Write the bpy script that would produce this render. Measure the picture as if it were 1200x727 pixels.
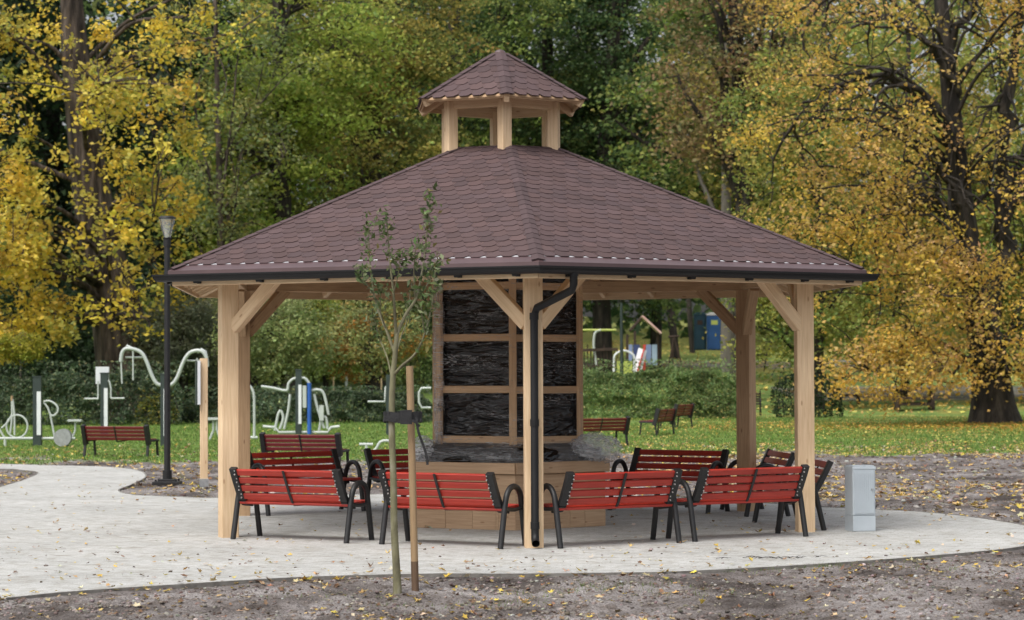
import bpy, math, random
import numpy as np
from mathutils import Vector, Matrix
from mathutils.geometry import tessellate_polygon

random.seed(7)
RNG = np.random.default_rng(7)
S = bpy.context.scene
COL = S.collection
R = math.radians
for o in list(bpy.data.objects):
    bpy.data.objects.remove(o)

# ------------------------------------------------------------------ camera
F, H, PITCH, ROLL = 2718.8, 1.8756, 0.0237, 0.0040
FW = Vector((0, math.cos(PITCH), math.sin(PITCH)))
_U0 = Vector((0, -math.sin(PITCH), math.cos(PITCH)))
_R0 = Vector((1, 0, 0))
RV = _R0 * math.cos(ROLL) - _U0 * math.sin(ROLL)
UV_ = _U0 * math.cos(ROLL) + _R0 * math.sin(ROLL)
cam_d = bpy.data.cameras.new('camera')
cam = bpy.data.objects.new('camera', cam_d)
COL.objects.link(cam)
cam.matrix_world = Matrix(((RV.x, UV_.x, -FW.x, 0), (RV.y, UV_.y, -FW.y, 0), (RV.z, UV_.z, -FW.z, H), (0, 0, 0, 1)))
cam_d.sensor_width = 36
cam_d.lens = 36 * F / 1200
cam_d.clip_start = 0.5
cam_d.clip_end = 2000
cam_d.dof.use_dof = True
cam_d.dof.focus_distance = 24.0
cam_d.dof.aperture_fstop = 3.4
S.camera = cam

# ------------------------------------------------------------------ sky, sun, exposure
SUN_EL, SUN_AZ = R(58), R(215)          # azimuth the light comes from, clockwise from +Y
w = bpy.data.worlds.new('World')
S.world = w
w.use_nodes = True
nt = w.node_tree
bg = nt.nodes['Background']
sky = nt.nodes.new('ShaderNodeTexSky')
sky.sky_type = 'NISHITA'
sky.sun_disc = False
sky.sun_elevation = SUN_EL
sky.sun_rotation = SUN_AZ
sky.air_density = 1.0
sky.dust_density = 6.0
sky.ozone_density = 1.0
hs = nt.nodes.new('ShaderNodeHueSaturation')
hs.inputs['Saturation'].default_value = 0.30
nt.links.new(sky.outputs[0], hs.inputs['Color'])
nt.links.new(hs.outputs[0], bg.inputs['Color'])
bg.inputs['Strength'].default_value = 0.15
sl = bpy.data.lights.new('sun', 'SUN')
sl.energy = 1.1
sl.angle = R(28)
sl.color = (1.0, 0.96, 0.9)
sun = bpy.data.objects.new('sun', sl)
COL.objects.link(sun)
sd = Vector((math.sin(SUN_AZ) * math.cos(SUN_EL), math.cos(SUN_AZ) * math.cos(SUN_EL), math.sin(SUN_EL)))
sun.rotation_euler = sd.to_track_quat('Z', 'Y').to_euler()
S.view_settings.view_transform = 'Standard'
S.view_settings.look = 'None'
S.view_settings.exposure = 0.42
S.view_settings.gamma = 1
S.view_settings.use_curve_mapping = False
S.render.engine = 'CYCLES'
S.cycles.max_bounces = 6
S.cycles.diffuse_bounces = 3
S.cycles.transparent_max_bounces = 8
S.cycles.use_denoising = True

# ------------------------------------------------------------------ helpers
def ray(px, py):
    u, v = px - 600, py - 363.5
    c, s = math.cos(ROLL), math.sin(ROLL)
    u, v = u * c - v * s, u * s + v * c
    return _R0 * (u / F) - _U0 * (v / F) + FW

def G(px, py, z=0.0):
    d = ray(px, py)
    t = (z - H) / d.z
    return Vector((d.x * t, d.y * t, z))

def P(px, py, d):
    r = ray(px, py)
    t = d / r.y
    return Vector((r.x * t, d, H + r.z * t))

_lat = np.random.default_rng(3).random((64, 64, 64)).astype(np.float32)
def vnoise(p):
    p = np.asarray(p, dtype=np.float64)
    i = np.floor(p).astype(int)
    f = p - i
    f = f * f * (3 - 2 * f)
    out = 0
    for dx in (0, 1):
        for dy in (0, 1):
            for dz in (0, 1):
                wgt = (f[:, 0] if dx else 1 - f[:, 0]) * (f[:, 1] if dy else 1 - f[:, 1]) * (f[:, 2] if dz else 1 - f[:, 2])
                out = out + wgt * _lat[(i[:, 0] + dx) & 63, (i[:, 1] + dy) & 63, (i[:, 2] + dz) & 63]
    return out

def fbm(p, o=4):
    p = np.asarray(p, dtype=np.float64)
    a, t, s = 1.0, 0, 0
    for k in range(o):
        t = t + a * vnoise(p * 2 ** k + 17.3 * k)
        s += a
        a *= 0.5
    return t / s

def terrain(x, y):
    x = np.asarray(x, float); y = np.asarray(y, float)
    t = np.clip(y - 80, 0, None)
    z = 0.042 * t - 0.042 * 8 * (1 - np.exp(-t / 8))
    return np.minimum(z, 6.5)

def gz(x, y):
    return float(terrain(x, y))

# ------------------------------------------------------------------ materials
def new_mat(name):
    m = bpy.data.materials.new(name)
    m.use_nodes = True
    n = m.node_tree
    return m, n, n.nodes['Principled BSDF']

def nd(n, typ, **kw):
    o = n.nodes.new(typ)
    for k, v in kw.items():
        setattr(o, k, v)
    return o

def ramp(n, fac, stops):
    r = n.nodes.new('ShaderNodeValToRGB')
    e = r.color_ramp.elements
    while len(e) < len(stops):
        e.new(0.5)
    for el, (p, c) in zip(e, stops):
        el.position = p
        el.color = (*c, 1) if len(c) == 3 else c
    n.links.new(fac, r.inputs[0])
    return r.outputs[0]

def noise_mat(name, stops, scale=5, rough=0.7, bump=0.2, bscale=None, metal=0, coord='Object', stretch=(1, 1, 1), detail=6, dist=0.02, spec=0.5):
    m, n, b = new_mat(name)
    tc = nd(n, 'ShaderNodeTexCoord')
    mp = nd(n, 'ShaderNodeMapping')
    mp.inputs['Scale'].default_value = stretch
    n.links.new(tc.outputs[coord], mp.inputs[0])
    t = nd(n, 'ShaderNodeTexNoise')
    t.inputs['Scale'].default_value = scale
    t.inputs['Detail'].default_value = detail
    n.links.new(mp.outputs[0], t.inputs['Vector'])
    n.links.new(ramp(n, t.outputs[0], stops), b.inputs['Base Color'])
    b.inputs['Roughness'].default_value = rough
    b.inputs['Metallic'].default_value = metal
    b.inputs['Specular IOR Level'].default_value = spec
    if bump:
        t2 = nd(n, 'ShaderNodeTexNoise')
        t2.inputs['Scale'].default_value = bscale or scale * 4
        t2.inputs['Detail'].default_value = 5
        n.links.new(mp.outputs[0], t2.inputs['Vector'])
        bp = nd(n, 'ShaderNodeBump')
        bp.inputs['Strength'].default_value = bump
        bp.inputs['Distance'].default_value = dist
        n.links.new(t2.outputs[0], bp.inputs['Height'])
        n.links.new(bp.outputs[0], b.inputs['Normal'])
    return m

def wood_mat(name, c0, c1, knot=(0.2, 0.1, 0.05), rough=0.75):
    m, n, b = new_mat(name)
    uv = nd(n, 'ShaderNodeUVMap')
    mp = nd(n, 'ShaderNodeMapping')
    mp.inputs['Scale'].default_value = (1.3, 22, 1)
    n.links.new(uv.outputs[0], mp.inputs[0])
    t = nd(n, 'ShaderNodeTexNoise')
    t.inputs['Scale'].default_value = 2.2
    t.inputs['Detail'].default_value = 7
    t.inputs['Distortion'].default_value = 0.6
    n.links.new(mp.outputs[0], t.inputs['Vector'])
    mid = tuple((a + c) / 2 for a, c in zip(c0, c1))
    base = ramp(n, t.outputs[0], [(0.3, c0), (0.5, mid), (0.72, c1)])
    mp2 = nd(n, 'ShaderNodeMapping')
    mp2.inputs['Scale'].default_value = (1.5, 4.6, 1)
    n.links.new(uv.outputs[0], mp2.inputs[0])
    v = nd(n, 'ShaderNodeTexVoronoi')
    v.inputs['Scale'].default_value = 1.0
    v.voronoi_dimensions = '2D'
    n.links.new(mp2.outputs[0], v.inputs['Vector'])
    k = ramp(n, v.outputs['Distance'], [(0.025, (0.7, 0.7, 0.7)), (0.055, (0, 0, 0))])
    # long tone variation
    t3 = nd(n, 'ShaderNodeTexNoise')
    t3.inputs['Scale'].default_value = 0.9
    n.links.new(uv.outputs[0], t3.inputs['Vector'])
    mx = nd(n, 'ShaderNodeMixRGB', blend_type='MULTIPLY')
    mx.inputs[0].default_value = 1
    n.links.new(base, mx.inputs[1])
    n.links.new(ramp(n, t3.outputs[0], [(0.3, (0.82, 0.78, 0.75)), (0.7, (1.08, 1.06, 1.04))]), mx.inputs[2])
    mk = nd(n, 'ShaderNodeMixRGB')
    n.links.new(k, mk.inputs[0])
    n.links.new(mx.outputs[0], mk.inputs[1])
    mk.inputs[2].default_value = (*knot, 1)
    n.links.new(mk.outputs[0], b.inputs['Base Color'])
    b.inputs['Roughness'].default_value = rough
    bp = nd(n, 'ShaderNodeBump')
    bp.inputs['Strength'].default_value = 0.25
    bp.inputs['Distance'].default_value = 0.004
    n.links.new(t.outputs[0], bp.inputs['Height'])
    n.links.new(bp.outputs[0], b.inputs['Normal'])
    return m

def attr_mat(name, rough=0.8, trans=0.0, spec=0.3, bump=0, attr='col'):
    m, n, b = new_mat(name)
    a = nd(n, 'ShaderNodeAttribute', attribute_name=attr)
    n.links.new(a.outputs['Color'], b.inputs['Base Color'])
    b.inputs['Roughness'].default_value = rough
    b.inputs['Specular IOR Level'].default_value = spec
    if bump:
        t = nd(n, 'ShaderNodeTexNoise')
        t.inputs['Scale'].default_value = 220
        bp = nd(n, 'ShaderNodeBump')
        bp.inputs['Strength'].default_value = bump
        bp.inputs['Distance'].default_value = 0.003
        n.links.new(t.outputs[0], bp.inputs['Height'])
        n.links.new(bp.outputs[0], b.inputs['Normal'])
    if trans:
        tr = nd(n, 'ShaderNodeBsdfTranslucent')
        n.links.new(a.outputs['Color'], tr.inputs['Color'])
        mx = nd(n, 'ShaderNodeMixShader')
        mx.inputs[0].default_value = trans
        n.links.new(b.outputs[0], mx.inputs[1])
        n.links.new(tr.outputs[0], mx.inputs[2])
        n.links.new(mx.outputs[0], n.nodes['Material Output'].inputs[0])
    return m

M = {}
M['pine'] = wood_mat('pine', (0.66, 0.475, 0.29), (0.82, 0.64, 0.425), (0.36, 0.18, 0.09))
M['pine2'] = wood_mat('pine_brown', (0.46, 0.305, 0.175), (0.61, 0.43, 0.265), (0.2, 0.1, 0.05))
M['crate'] = wood_mat('crate_boards', (0.42, 0.28, 0.17), (0.56, 0.40, 0.26), (0.25, 0.13, 0.06))
M['stake'] = wood_mat('stake_wood', (0.30, 0.205, 0.11), (0.42, 0.30, 0.175), (0.2, 0.1, 0.05))
M['redslat'] = wood_mat('red_stained_slat', (0.31, 0.020, 0.012), (0.43, 0.036, 0.020), (0.2, 0.012, 0.01), 0.42)
M['brownslat'] = wood_mat('dark_red_slat', (0.125, 0.010, 0.014), (0.185, 0.015, 0.020), (0.06, 0.01, 0.008), 0.5)
M['black'] = noise_mat('black_painted_steel', [(0.3, (0.008, 0.008, 0.009)), (0.7, (0.015, 0.015, 0.016))], 8, 0.5, 0.05)
M['gutter'] = noise_mat('black_gutter_plastic', [(0.3, (0.006, 0.006, 0.007)), (0.7, (0.010, 0.010, 0.011))], 4, 0.5, 0.03, spec=0.35)
M['bolt'] = noise_mat('zinc_bolt', [(0.3, (0.5, 0.5, 0.5)), (0.7, (0.65, 0.65, 0.64))], 30, 0.35, 0, metal=0.7)
M['flash'] = noise_mat('brown_metal_flashing', [(0.3, (0.085, 0.052, 0.054)), (0.7, (0.11, 0.068, 0.07))], 3, 0.34, 0.03)
M['strip'] = noise_mat('pale_starter_strip', [(0.3, (0.30, 0.30, 0.32)), (0.7, (0.48, 0.48, 0.50))], 9, 0.6, 0)
M['shingle'] = attr_mat('bitumen_shingle', 0.82, 0, 0.35, 0.5)
M['leaf'] = attr_mat('leaf', 0.6, 0.42, 0.3)
M['dryleaf'] = attr_mat('fallen_leaf', 0.7, 0.15, 0.3)
M['bark'] = noise_mat('bark', [(0.36, (0.020, 0.014, 0.011)), (0.5, (0.062, 0.046, 0.036)), (0.66, (0.13, 0.10, 0.082))], 4.5, 0.95, 1.0, 6, stretch=(1, 1, 0.16), dist=0.2)
M['darkbark'] = noise_mat('dark_bark', [(0.35, (0.012, 0.010, 0.008)), (0.52, (0.034, 0.027, 0.021)), (0.7, (0.075, 0.063, 0.050))], 5, 0.95, 1.0, 7, stretch=(1, 1, 0.2), dist=0.12)
M['greybark'] = noise_mat('grey_bark', [(0.3, (0.10, 0.09, 0.075)), (0.7, (0.17, 0.155, 0.13))], 3, 0.95, 0.6, 9, stretch=(1, 1, 0.3), dist=0.05)
M['youngbark'] = noise_mat('young_bark', [(0.3, (0.11, 0.10, 0.06)), (0.55, (0.18, 0.17, 0.095)), (0.75, (0.28, 0.26, 0.20))], 14, 0.85, 0.4, 60, stretch=(1, 1, 0.4), dist=0.01)
M['machine'] = noise_mat('pale_grey_paint', [(0.3, (0.42, 0.46, 0.44)), (0.7, (0.50, 0.54, 0.51))], 3, 0.4, 0.03)
M['greenpost'] = noise_mat('dark_green_paint', [(0.3, (0.022, 0.035, 0.032)), (0.7, (0.034, 0.05, 0.045))], 3, 0.5, 0.03)
M['blue'] = noise_mat('blue_paint', [(0.3, (0.02, 0.09, 0.36)), (0.7, (0.03, 0.12, 0.44))], 3, 0.45, 0.03)
M['white'] = noise_mat('white_panel', [(0.3, (0.62, 0.65, 0.68)), (0.7, (0.74, 0.76, 0.78))], 3, 0.5, 0.02)
M['cabinet'] = noise_mat('pale_blue_grey_plastic', [(0.3, (0.40, 0.45, 0.49)), (0.7, (0.47, 0.52, 0.56))], 2.5, 0.55, 0.05, 200)
M['galv'] = noise_mat('galvanised_steel', [(0.3, (0.3, 0.31, 0.32)), (0.7, (0.42, 0.43, 0.44))], 20, 0.5, 0.05, metal=0.5)
M['yellow'] = noise_mat('yellow_green_paint', [(0.3, (0.42, 0.48, 0.10)), (0.7, (0.48, 0.54, 0.14))], 3, 0.45, 0)
M['lilac'] = noise_mat('pale_lilac_panel', [(0.3, (0.18, 0.24, 0.42)), (0.7, (0.22, 0.28, 0.46))], 3, 0.5, 0)
M['navy'] = noise_mat('navy_panel', [(0.3, (0.03, 0.05, 0.14)), (0.7, (0.04, 0.06, 0.17))], 3, 0.5, 0)
M['palegreyblue'] = noise_mat('pale_blue_panel', [(0.3, (0.28, 0.38, 0.5)), (0.7, (0.33, 0.43, 0.55))], 3, 0.5, 0)
M['red'] = noise_mat('red_paint', [(0.3, (0.42, 0.04, 0.03)), (0.7, (0.5, 0.06, 0.04))], 3, 0.45, 0)
M['pink'] = noise_mat('faded_pink_panel', [(0.3, (0.5, 0.3, 0.26)), (0.7, (0.62, 0.42, 0.37))], 3, 0.5, 0)
M['cabin'] = noise_mat('blue_plastic_cabin', [(0.3, (0.018, 0.07, 0.19)), (0.7, (0.025, 0.09, 0.24))], 2, 0.5, 0.1, 8)
M['teal'] = noise_mat('dark_teal_plastic_cabin', [(0.3, (0.010, 0.04, 0.06)), (0.7, (0.016, 0.055, 0.08))], 2, 0.5, 0.1, 8)
M['paleroof'] = noise_mat('translucent_white_roof', [(0.3, (0.5, 0.5, 0.48)), (0.7, (0.6, 0.6, 0.58))], 2, 0.5, 0)
M['brownwood'] = noise_mat('dark_weathered_wood', [(0.3, (0.03, 0.018, 0.012)), (0.7, (0.055, 0.034, 0.023))], 6, 0.85, 0.3)
M['strap'] = noise_mat('black_rubber_strap', [(0.3, (0.008, 0.008, 0.009)), (0.7, (0.018, 0.018, 0.02))], 20, 0.6, 0.3)
M['concrete_foot'] = noise_mat('grey_footing', [(0.3, (0.2, 0.2, 0.2)), (0.7, (0.3, 0.3, 0.3))], 20, 0.8, 0.2)

def glass_mat():
    m, n, b = new_mat('lantern_glass')
    b.inputs['Base Color'].default_value = (0.75, 0.78, 0.78, 1)
    b.inputs['Roughness'].default_value = 0.25
    t = nd(n, 'ShaderNodeBsdfTransparent')
    x = nd(n, 'ShaderNodeMixShader')
    x.inputs[0].default_value = 0.28
    n.links.new(t.outputs[0], x.inputs[1]); n.links.new(b.outputs[0], x.inputs[2])
    n.links.new(x.outputs[0], n.nodes['Material Output'].inputs[0])
    return m
M['glass'] = glass_mat()

def wrap_mat():
    m, n, b = new_mat('black_plastic_sheet')
    tc = nd(n, 'ShaderNodeTexCoord')
    mp = nd(n, 'ShaderNodeMapping'); mp.inputs['Scale'].default_value = (1, 1, 3.5)
    n.links.new(tc.outputs['Object'], mp.inputs[0])
    t = nd(n, 'ShaderNodeTexNoise'); t.inputs['Scale'].default_value = 2.4; t.inputs['Detail'].default_value = 1.6; t.inputs['Distortion'].default_value = 1.2
    n.links.new(mp.outputs[0], t.inputs['Vector'])
    b.inputs['Base Color'].default_value = (0.006, 0.006, 0.007, 1)
    b.inputs['Roughness'].default_value = 0.14
    b.inputs['Specular IOR Level'].default_value = 0.5
    bp = nd(n, 'ShaderNodeBump'); bp.inputs['Strength'].default_value = 1.0; bp.inputs['Distance'].default_value = 0.09
    n.links.new(t.outputs[0], bp.inputs['Height']); n.links.new(bp.outputs[0], b.inputs['Normal'])
    return m
M['wrap'] = wrap_mat()

def film_mat(name, base, lines, scale=6.0, zs=3.0, wid=0.02):
    """wrinkled clear plastic: mostly see-through, crease highlights painted in as pale lines, plus sheen"""
    m, n, b = new_mat(name)
    tc = nd(n, 'ShaderNodeTexCoord')
    mp = nd(n, 'ShaderNodeMapping'); mp.inputs['Scale'].default_value = (1, 1, zs)
    n.links.new(tc.outputs['Object'], mp.inputs[0])
    def noi(sc, det, dis):
        t = nd(n, 'ShaderNodeTexNoise'); t.inputs['Scale'].default_value = sc; t.inputs['Detail'].default_value = det; t.inputs['Distortion'].default_value = dis
        n.links.new(mp.outputs[0], t.inputs['Vector']); return t.outputs[0]
    a = noi(scale, 2.5, 1.5)
    l1 = ramp(n, a, [(.5 - wid * 2, (0, 0, 0)), (.5 - wid * .3, (1, 1, 1)), (.5 + wid * .3, (1, 1, 1)), (.5 + wid * 2, (0, 0, 0))])  # painted pale lines stand in for glints along the creases
    l2 = ramp(n, noi(scale * .35, 4, .5), [(.42, (.1, .1, .1)), (.62, (1, 1, 1))])
    mu = nd(n, 'ShaderNodeMath', operation='MULTIPLY'); n.links.new(l1, mu.inputs[0]); n.links.new(l2, mu.inputs[1])
    ma = nd(n, 'ShaderNodeMath', operation='MULTIPLY_ADD', use_clamp=True); n.links.new(mu.outputs[0], ma.inputs[0]); ma.inputs[1].default_value = lines; ma.inputs[2].default_value = base
    b.inputs['Base Color'].default_value = (0.88, 0.9, 0.93, 1)
    b.inputs['Roughness'].default_value = 0.16
    bp = nd(n, 'ShaderNodeBump'); bp.inputs['Strength'].default_value = 1; bp.inputs['Distance'].default_value = 0.03
    n.links.new(a, bp.inputs['Height']); n.links.new(bp.outputs[0], b.inputs['Normal'])
    tn = nd(n, 'ShaderNodeBsdfTranslucent'); tn.inputs['Color'].default_value = (.85, .87, .9, 1)
    y = nd(n, 'ShaderNodeMixShader'); y.inputs[0].default_value = .35
    n.links.new(b.outputs[0], y.inputs[1]); n.links.new(tn.outputs[0], y.inputs[2])
    tr = nd(n, 'ShaderNodeBsdfTransparent')
    x = nd(n, 'ShaderNodeMixShader')
    n.links.new(ma.outputs[0], x.inputs[0])
    n.links.new(tr.outputs[0], x.inputs[1]); n.links.new(y.outputs[0], x.inputs[2])
    n.links.new(x.outputs[0], n.nodes['Material Output'].inputs[0])
    return m
M['film'] = film_mat('clear_stretch_film', 0.012, 0.55, 2.6, 9.0, .010)
M['film_thick'] = film_mat('bunched_stretch_film', 0.16, 0.5, 2.6, 12.0, .03)
M['film_white'] = film_mat('crumpled_clear_film', 0.26, 0.74, 4.0, 3.0, .045)

def concrete_mat():
    m, n, b = new_mat('pale_concrete')
    tc = nd(n, 'ShaderNodeTexCoord')
    def noi(s, d=6, st=(1, 1, 1)):
        mp = nd(n, 'ShaderNodeMapping'); mp.inputs['Scale'].default_value = st
        n.links.new(tc.outputs['Object'], mp.inputs[0])
        t = nd(n, 'ShaderNodeTexNoise'); t.inputs['Scale'].default_value = s; t.inputs['Detail'].default_value = d
        n.links.new(mp.outputs[0], t.inputs['Vector']); return t.outputs[0]
    c = ramp(n, noi(0.7, 5), [(0.32, (0.435, 0.44, 0.43)), (0.68, (0.53, 0.535, 0.525))])
    def mul(a, bb):
        x = nd(n, 'ShaderNodeMixRGB', blend_type='MULTIPLY'); x.inputs[0].default_value = 1
        n.links.new(a, x.inputs[1]); n.links.new(bb, x.inputs[2]); return x.outputs[0]
    c = mul(c, ramp(n, noi(60, 4), [(0.35, (0.78, 0.77, 0.75)), (0.6, (1.05, 1.05, 1.05))]))
    c = mul(c, ramp(n, noi(7, 6), [(0.36, (0.80, 0.78, 0.74)), (0.5, (1, 1, 1))]))
    c = mul(c, ramp(n, noi(2.2, 8, (1, 1.6, 1)), [(0.33, (0.84, 0.82, 0.79)), (0.46, (1, 1, 1))]))
    mpb = nd(n, 'ShaderNodeMapping'); mpb.inputs['Rotation'].default_value = (0, 0, 0.35)
    n.links.new(tc.outputs['Object'], mpb.inputs[0])
    br = nd(n, 'ShaderNodeTexBrick'); br.inputs['Scale'].default_value = 1.0
    br.inputs['Brick Width'].default_value = 0.20; br.inputs['Row Height'].default_value = 0.10; br.inputs['Mortar Size'].default_value = 0.006; br.inputs['Mortar Smooth'].default_value = 0.4
    br.inputs['Color1'].default_value = (1.03, 1.03, 1.03, 1); br.inputs['Color2'].default_value = (0.88, 0.88, 0.875, 1); br.inputs['Mortar'].default_value = (0.70, 0.69, 0.67, 1)
    n.links.new(mpb.outputs[0], br.inputs['Vector'])
    c = mul(c, br.outputs['Color'])
    n.links.new(c, b.inputs['Base Color'])
    b.inputs['Roughness'].default_value = 0.85
    bp = nd(n, 'ShaderNodeBump'); bp.inputs['Strength'].default_value = 0.5; bp.inputs['Distance'].default_value = 0.006
    n.links.new(noi(90, 5), bp.inputs['Height']); n.links.new(bp.outputs[0], b.inputs['Normal'])
    return m
M['concrete'] = concrete_mat()

def ground_mat():
    m, n, b = new_mat('soil_and_lawn')
    tc = nd(n, 'ShaderNodeTexCoord')
    def noi(s, d=6):
        t = nd(n, 'ShaderNodeTexNoise'); t.inputs['Scale'].default_value = s; t.inputs['Detail'].default_value = d
        n.links.new(tc.outputs['Object'], t.inputs['Vector']); return t.outputs[0]
    def mul(a, bb):
        x = nd(n, 'ShaderNodeMixRGB', blend_type='MULTIPLY'); x.inputs[0].default_value = 1
        n.links.new(a, x.inputs[1]); n.links.new(bb, x.inputs[2]); return x.outputs[0]
    soil = ramp(n, noi(0.8, 9), [(0.34, (0.068, 0.057, 0.052)), (0.47, (0.168, 0.150, 0.143)), (0.63, (0.285, 0.266, 0.260))])
    soil = mul(soil, ramp(n, noi(60, 8), [(0.38, (0.45, 0.43, 0.42)), (0.54, (1.08, 1.08, 1.08))]))
    soil = mul(soil, ramp(n, noi(7, 6), [(0.36, (0.62, 0.58, 0.54)), (0.52, (1, 1, 1))]))
    gr = ramp(n, noi(1.3, 8), [(0.3, (0.11, 0.17, 0.045)), (0.5, (0.16, 0.24, 0.06)), (0.7, (0.23, 0.31, 0.08))])
    gr = mul(gr, ramp(n, noi(30, 5), [(0.35, (0.5, 0.55, 0.45)), (0.6, (1.1, 1.1, 1.1))]))
    a = nd(n, 'ShaderNodeAttribute', attribute_name='mask')
    sp = nd(n, 'ShaderNodeSeparateColor')
    n.links.new(a.outputs['Color'], sp.inputs[0])
    x = nd(n, 'ShaderNodeMixRGB')
    n.links.new(sp.outputs[0], x.inputs[0]); n.links.new(soil, x.inputs[1]); n.links.new(gr, x.inputs[2])
    x2 = nd(n, 'ShaderNodeMixRGB')
    lit = ramp(n, noi(4, 9), [(0.35, (0.16, 0.085, 0.03)), (0.5, (0.34, 0.2, 0.05)), (0.65, (0.42, 0.3, 0.06))])
    n.links.new(sp.outputs[1], x2.inputs[0]); n.links.new(x.outputs[0], x2.inputs[1]); n.links.new(lit, x2.inputs[2])
    n.links.new(x2.outputs[0], b.inputs['Base Color'])
    b.inputs['Roughness'].default_value = 0.9
    b.inputs['Specular IOR Level'].default_value = 0.25
    bp = nd(n, 'ShaderNodeBump'); bp.inputs['Strength'].default_value = 0.9; bp.inputs['Distance'].default_value = 0.03
    n.links.new(noi(22, 8), bp.inputs['Height']); n.links.new(bp.outputs[0], b.inputs['Normal'])
    return m
M['ground'] = ground_mat()

# ------------------------------------------------------------------ mesh builder
class MB:
    def __init__(s):
        s.v, s.f, s.uv, s.mi = [], [], [], []
    def face(s, pts, uvs=None, mi=0):
        i = len(s.v)
        s.v += [tuple(p) for p in pts]
        s.f.append(tuple(range(i, i + len(pts))))
        s.uv.append(uvs or [(0, 0)] * len(pts))
        s.mi.append(mi)
    def beam(s, p0, p1, w, h, up=(0, 0, 1), mi=0, tw=None, cut0=None, bev=0.006):
        p0, p1 = Vector(p0), Vector(p1)
        d = (p1 - p0); L = d.length; d.normalize()
        up = Vector(up)
        if abs(d.dot(up)) > 0.98:
            up = Vector((0, 1, 0))
        x = d.cross(up).normalized(); y = x.cross(d).normalized()
        b = min(bev, w * 0.2, h * 0.2)
        ring = [(-w/2 + b, -h/2), (w/2 - b, -h/2), (w/2, -h/2 + b), (w/2, h/2 - b), (w/2 - b, h/2), (-w/2 + b, h/2), (-w/2, h/2 - b), (-w/2, -h/2 + b)]
        n = len(ring)
        A = [p0 + x * a + y * c for a, c in ring]
        B = [p1 + x * a + y * c for a, c in ring]
        o1, o2 = random.random() * 40, random.random() * 40
        acc = 0
        for k in range(n):
            k2 = (k + 1) % n
            e = math.dist(ring[k], ring[k2])
            s.face([A[k], A[k2], B[k2], B[k]], [(o1, o2 + acc), (o1, o2 + acc + e), (o1 + L, o2 + acc + e), (o1 + L, o2 + acc)], mi)
            acc += e
        s.face(A[::-1], [(o1 + a, o2 + c) for a, c in ring[::-1]], mi)
        s.face(B, [(o1 + a, o2 + c) for a, c in ring], mi)
    def box(s, c, size, rz=0, mi=0, bev=0.004):
        c = Vector(c)
        ax = max(range(3), key=lambda i: size[i])
        rot = Matrix.Rotation(rz, 3, 'Z')
        u = [rot @ Vector((1, 0, 0)), rot @ Vector((0, 1, 0)), Vector((0, 0, 1))]
        d = u[ax]
        oth = [i for i in range(3) if i != ax]
        # beam: x = d x up
        up = u[oth[1]]
        s.beam(c - d * size[ax] / 2, c + d * size[ax] / 2, size[oth[0]], size[oth[1]], up, mi, bev=bev)
    def tube(s, path, r, seg=8, mi=0, cap=True, smooth=0):
        path = [Vector(p) for p in path]
        if smooth:
            path = catmull(path, smooth)
        n = len(path)
        rr = r if isinstance(r, (list, tuple)) else [r] * n
        if len(rr) != n:
            rr = list(np.interp(np.linspace(0, 1, n), np.linspace(0, 1, len(rr)), rr))
        prev = None
        rings = []
        L = 0
        for i, p in enumerate(path):
            d = (path[min(i + 1, n - 1)] - path[max(i - 1, 0)]).normalized()
            if prev is None:
                a = Vector((0, 0, 1)) if abs(d.z) < 0.9 else Vector((1, 0, 0))
                x = d.cross(a).normalized()
            else:
                x = (prev - d * prev.dot(d)).normalized()
            prev = x
            y = d.cross(x)
            if i: L += (p - path[i - 1]).length
            rings.append(([p + (x * math.cos(2 * math.pi * k / seg) + y * math.sin(2 * math.pi * k / seg)) * rr[i] for k in range(seg)], L))
        base = len(s.v)
        for q, _ in rings: s.v += [tuple(p) for p in q]
        for i in range(n - 1):
            for k in range(seg):
                k2 = (k + 1) % seg
                s.f.append((base + i * seg + k, base + i * seg + k2, base + (i + 1) * seg + k2, base + (i + 1) * seg + k))
                s.uv.append([(rings[i][1], k / seg), (rings[i][1], (k + 1) / seg), (rings[i + 1][1], (k + 1) / seg), (rings[i + 1][1], k / seg)])
                s.mi.append(mi)
        if cap:
            s.face(rings[0][0][::-1], None, mi); s.face(rings[-1][0], None, mi)
    def build(s, name, mats, parent=None, smooth=False, loc=None, rz=0):
        me = bpy.data.meshes.new(name)
        me.from_pydata(s.v, [], s.f)
        uvl = me.uv_layers.new(name='UVMap')
        flat = [c for f in s.uv for p in f for c in p]
        uvl.data.foreach_set('uv', flat)
        if not isinstance(mats, (list, tuple)): mats = [mats]
        for m in mats: me.materials.append(m)
        me.polygons.foreach_set('material_index', s.mi)
        if smooth: me.polygons.foreach_set('use_smooth', [len(f) <= 4 for f in s.f])
        me.update()
        o = bpy.data.objects.new(name, me)
        COL.objects.link(o)
        if parent: o.parent = parent
        if loc is not None: o.location = loc
        if rz: o.rotation_euler.z = rz
        return o

def catmull(p, n):
    out = []
    for i in range(len(p) - 1):
        a, b, c, d = p[max(i - 1, 0)], p[i], p[i + 1], p[min(i + 2, len(p) - 1)]
        for k in range(n):
            t = k / n
            out.append(0.5 * ((2 * b) + (c - a) * t + (2 * a - 5 * b + 4 * c - d) * t * t + (3 * b - a - 3 * c + d) * t ** 3))
    out.append(p[-1])
    return out

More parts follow.
